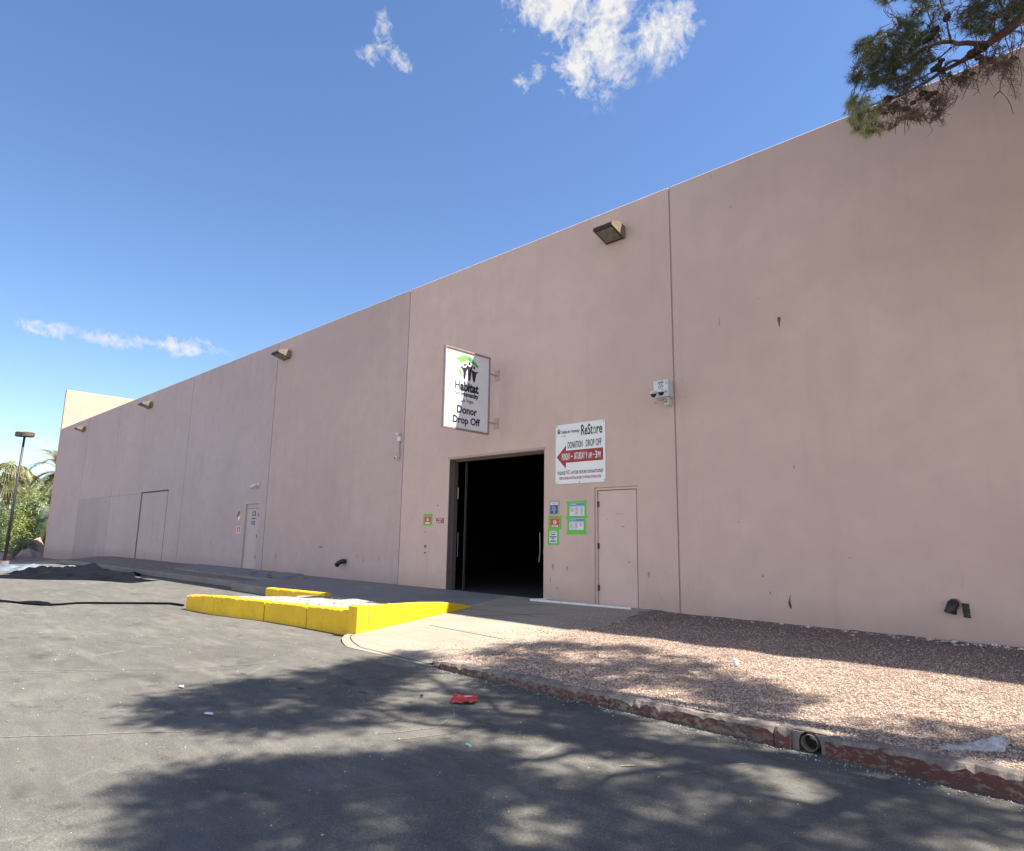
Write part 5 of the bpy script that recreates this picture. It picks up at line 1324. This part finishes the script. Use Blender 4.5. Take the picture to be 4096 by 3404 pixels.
# cones
cone_me = None
for (X, Y, L, a) in ((1290, 180, .050, 1.2), (1165, 320, .055, 1.0), (1120, 390, .05, .6), (1070, 430, .045, .4), (970, 450, .05, 1.3), (1070, 668, .030, 0), (1230, 640, .036, .5), (1200, 690, .045, .8), (1160, 730, .045, .2), (1220, 735, .04, 0), (1630, 605, .045, .1), (1665, 640, .045, 1.2), (1730, 640, .045, -.5), (1990, 625, .042, .2), (1490, 755, .032, .1), (1560, 780, .030, .1), (1040, 985, .045, .2), (1095, 1010, .05, 1.0), (1165, 980, .035, .3), (1155, 1085, .045, .5), (670, 1045, .055, .4), (735, 1110, .050, 1.2), (700, 1130, .04, .3), (765, 1130, .045, -.5), (720, 1170, .035, 1.5), (855, 1145, .04, .6), (930, 1085, .032, .1), (515, 1225, .036, .4), (1925, 185, .034, .3), (1640, 510, .070, .5), (1560, 560, .06, .6), (1690, 490, .05, .3)):
    if cone_me is None:
        mb = MB(); mb.ball((0, 0, 0), 1, 14, 12, 1.0)
        for i, v in enumerate(mb.v):
            v = Vector(v); k = 1 + .16 * math.sin(v.z * 17 + math.atan2(v.y, v.x) * 3) + .08 * math.sin(math.atan2(v.y, v.x) * 7)
            tt = .62 - .16 * v.z; mb.v[i] = (v.x * tt * k, v.y * tt * k, v.z)
        cone_me = mb.build('pine_cone', M_cone, pine, True); o = cone_me
    else:
        o = cone_me.copy(); COL.objects.link(o); o.parent = pine
    o.location = bp(X, Y, -.12); o.scale = (L, L, L); 
    ax = (r_ * math.cos(a) + u_ * math.sin(a)).normalized(); o.rotation_euler = ax.to_track_quat('Z', 'Y').to_euler()
place(pine)

# ---------------------------------------------------------------- lamp post
LX, LY = -40.0, 6.5
lp = empty('street_lamp', 'tall thin parking lot lamp with two round heads at the far left', 'street lamp', (LX, LY, -.15))
MB().tube([(LX, LY, 0), (LX, LY + .08, 6.10)], [.075, .05], 10).build('pole', simple('dark_pole', (.055, .05, .05, 1), .5, .3), lp, True)
MB().tube([(LX, LY, -.25), (LX, LY, 0.0)], .2, 14).build('base', M_concg, lp)
for dx, dy, r in ((.08, .12, .28), (-.15, -.17, .21)):
    MB().tube([(LX + dx, LY + .08 + dy, 6.12), (LX + dx, LY + .08 + dy, 6.15), (LX + dx, LY + .08 + dy, 6.33), (LX + dx, LY + .08 + dy, 6.36)], [r * .8, r, r, r * .8], 18).build('lamp_head', M_bronze if r < .25 else simple('tan_head', (.13, .10, .07, 1), .5), lp)
MB().tube([(LX, LY + .08, 6.05), (LX, LY + .11, 6.18)], .05, 8).build('bracket', M_bronze, lp)
place(lp)

# ---------------------------------------------------------------- palms and shrubs beyond the lot
def frond(V, F, base, az, el, L, fan, R):
    d = Vector((math.cos(az) * math.cos(el), math.sin(az) * math.cos(el), math.sin(el)))
    side = d.cross(Vector((0, 0, 1))).normalized(); P = [Vector(base)]; dd = d.copy(); n = 9
    for i in range(n):
        dd = (dd + Vector((0, 0, -.14 - .03 * i))).normalized(); P.append(P[-1] + dd * L / n)
    def tri(a, b, c):
        k = len(V); V.extend([tuple(a), tuple(b), tuple(c)]); F.append((k, k + 1, k + 2))
    if fan:
        c = P[4]; 
        for i in range(-8, 9):
            a = i / 8 * 1.35; v = (dd * math.cos(a) + side * math.sin(a)).normalized(); l = L * .55 * (1 - .25 * abs(i) / 8)
            q = v.cross(Vector((0, 0, 1))).normalized() * .045 if abs(v.z) < .95 else side * .045
            tri(c - q, c + q, c + v * l + Vector((0, 0, -.12 * l)))
        tri(P[0] - side * .03, P[0] + side * .03, c)
    else:
        for i in range(n): 
            a, b = P[i], P[i + 1]
            tri(a - side * .04, a + side * .04, b)
            for s in (-1, 1):
                for m in (0, .33, .66):
                    o_ = a.lerp(b, m); t = (i + m) / n; l = L * .30 * math.sin(math.pi * (.15 + .8 * t)) 
                    v = (side * s + (b - a).normalized() * .8 + Vector((0, 0, .25 - .5 * t))).normalized()
                    q = (b - a).normalized() * .05; tri(o_ - q, o_ + q, o_ + v * l)
def palm(label, x, y, h, L, nf, fan, mat, seed, zb=-.55):
    R = random.Random(seed); t = empty('palm_tree', label, 'palm', (x, y, zb), 'palms beyond the parking lot')
    MB().tube([(x, y, zb), (x + .1, y, zb + h * .5), (x, y + .1, zb + h)], [.32, .24, .26], 12).build('trunk', M_ltrunk, t, True)
    V = []; F = []
    for i in range(nf): frond(V, F, (x, y + .1, zb + h), i * 2.399 + R.random() * .3, R.uniform(-.5, 1.35), L * R.uniform(.8, 1.1), fan, R)
    link('crown', V, F, mat, t); place(t)
palm('fan palm with pale fronds left of the lamp pole', -64, 9.9, 6.3, 2.6, 50, True, M_palm, 1)
palm('feather palm with drooping fronds just behind the wall end', -60, 12.5, 6.4, 3.2, 44, False, M_palm, 2)
palm('low dark palm half hidden behind the wall end', -58, 11.9, 3.5, 2.6, 44, False, M_palmd, 3)
palm('fan palm between lamp pole and wall end, partly behind shrubs', -70, 11.9, 5.9, 2.6, 46, True, M_palm, 5)
def shrub(label, x, y, z, rx, ry, rz, n, leaf, mat, seed):
    t = empty('shrub', label, 'shrub', (x, y, -.5), 'shrubs beyond the parking lot')
    r = np.random.RandomState(seed)
    c = r.normal(size=(26, 3)) * np.array([rx, ry, rz]) * .45; c[:, 2] = np.abs(c[:, 2]) * 1.0
    k = r.randint(0, 26, n); p = c[k] + r.normal(size=(n, 3)) * np.array([rx, ry, rz]) * .17
    p += np.array([x, y, z])
    a = r.normal(size=(n, 3)); a /= np.linalg.norm(a, axis=1, keepdims=True); b = np.cross(a, r.normal(size=(n, 3))); b /= np.linalg.norm(b, axis=1, keepdims=True)
    s = leaf * (.6 + .8 * r.rand(n))[:, None]
    V = np.stack([p - a * s, p + b * s * .4, p + a * s], 1).reshape(-1, 3)
    np_link('crown', V, np.arange(len(V)).reshape(-1, 3), mat, t)
    mb = MB()
    for q in range(6): mb.tube([(x, y, -.6), (x + c[q, 0] * .5, y + c[q, 1] * .5, z - .2), (x + c[q, 0], y + c[q, 1], z + c[q, 2])], [.06, .04, .02], 5)
    mb.build('stems', M_bark, t); place(t)
shrub('tall yellow green shrub behind the lamp pole', -58, 9.9, .9, 2.0, 1.5, 3.0, 4200, .14, M_shrub, 1)
shrub('dark green shrub at the extreme left picture edge', -56, 8.4, .3, 1.6, 1.0, 2.4, 3200, .13, M_shrubd, 2)
shrub('airy yellow shrub beside the wall end', -62, 11.9, .5, 2.2, 1.1, 2.6, 3600, .14, M_shrub, 3)
shrub('low green shrub among the boulders', -54, 9.6, -.3, 1.3, 1.0, 1.4, 1800, .11, M_shrubd, 4)
shrub('broad olive shrub closing the gap behind the palms', -72, 12.5, .5, 4.5, 3.0, 3.6, 6000, .20, M_shrubd, 6)
def boulder(label, x, y, s, seed):
    o = blob('boulder', label, 'boulder', (x, y, -.45), s, M_rock, seed, group='boulders in the planting bed')
boulder('large pale round boulder beside the wall end', -55, 10.55, (.9, .8, 1.5), 3)
boulder('pinkish low boulder in front of the shrubs', -52.5, 9.7, (1.0, .8, .8), 5)
boulder('small reddish boulder left of the lamp pole base', -52, 8.3, (.9, .7, .65), 8)
pl = empty('low_wall', 'low pinkish block wall behind the planting', 'wall', (-80, 14, -.5))
MB().box(-80.3, -80, -20, 30, -.6, 1.3).build('block_course', M_wall, pl, bevel=.02)
MB().box(-80.36, -79.94, -20, 30, 1.3, 1.42).build('cap', M_cream, pl)
place(pl)
V = [(-140, -60, 0), (-51, -60, 0), (-51, 60, 0), (-140, 60, 0)]
tag(link('planting_bed', [(x, y, -.46) for x, y, _ in V], [(0, 1, 2, 3)], M_dirt), 'bare earth planting bed beyond the lot', kind='structure')
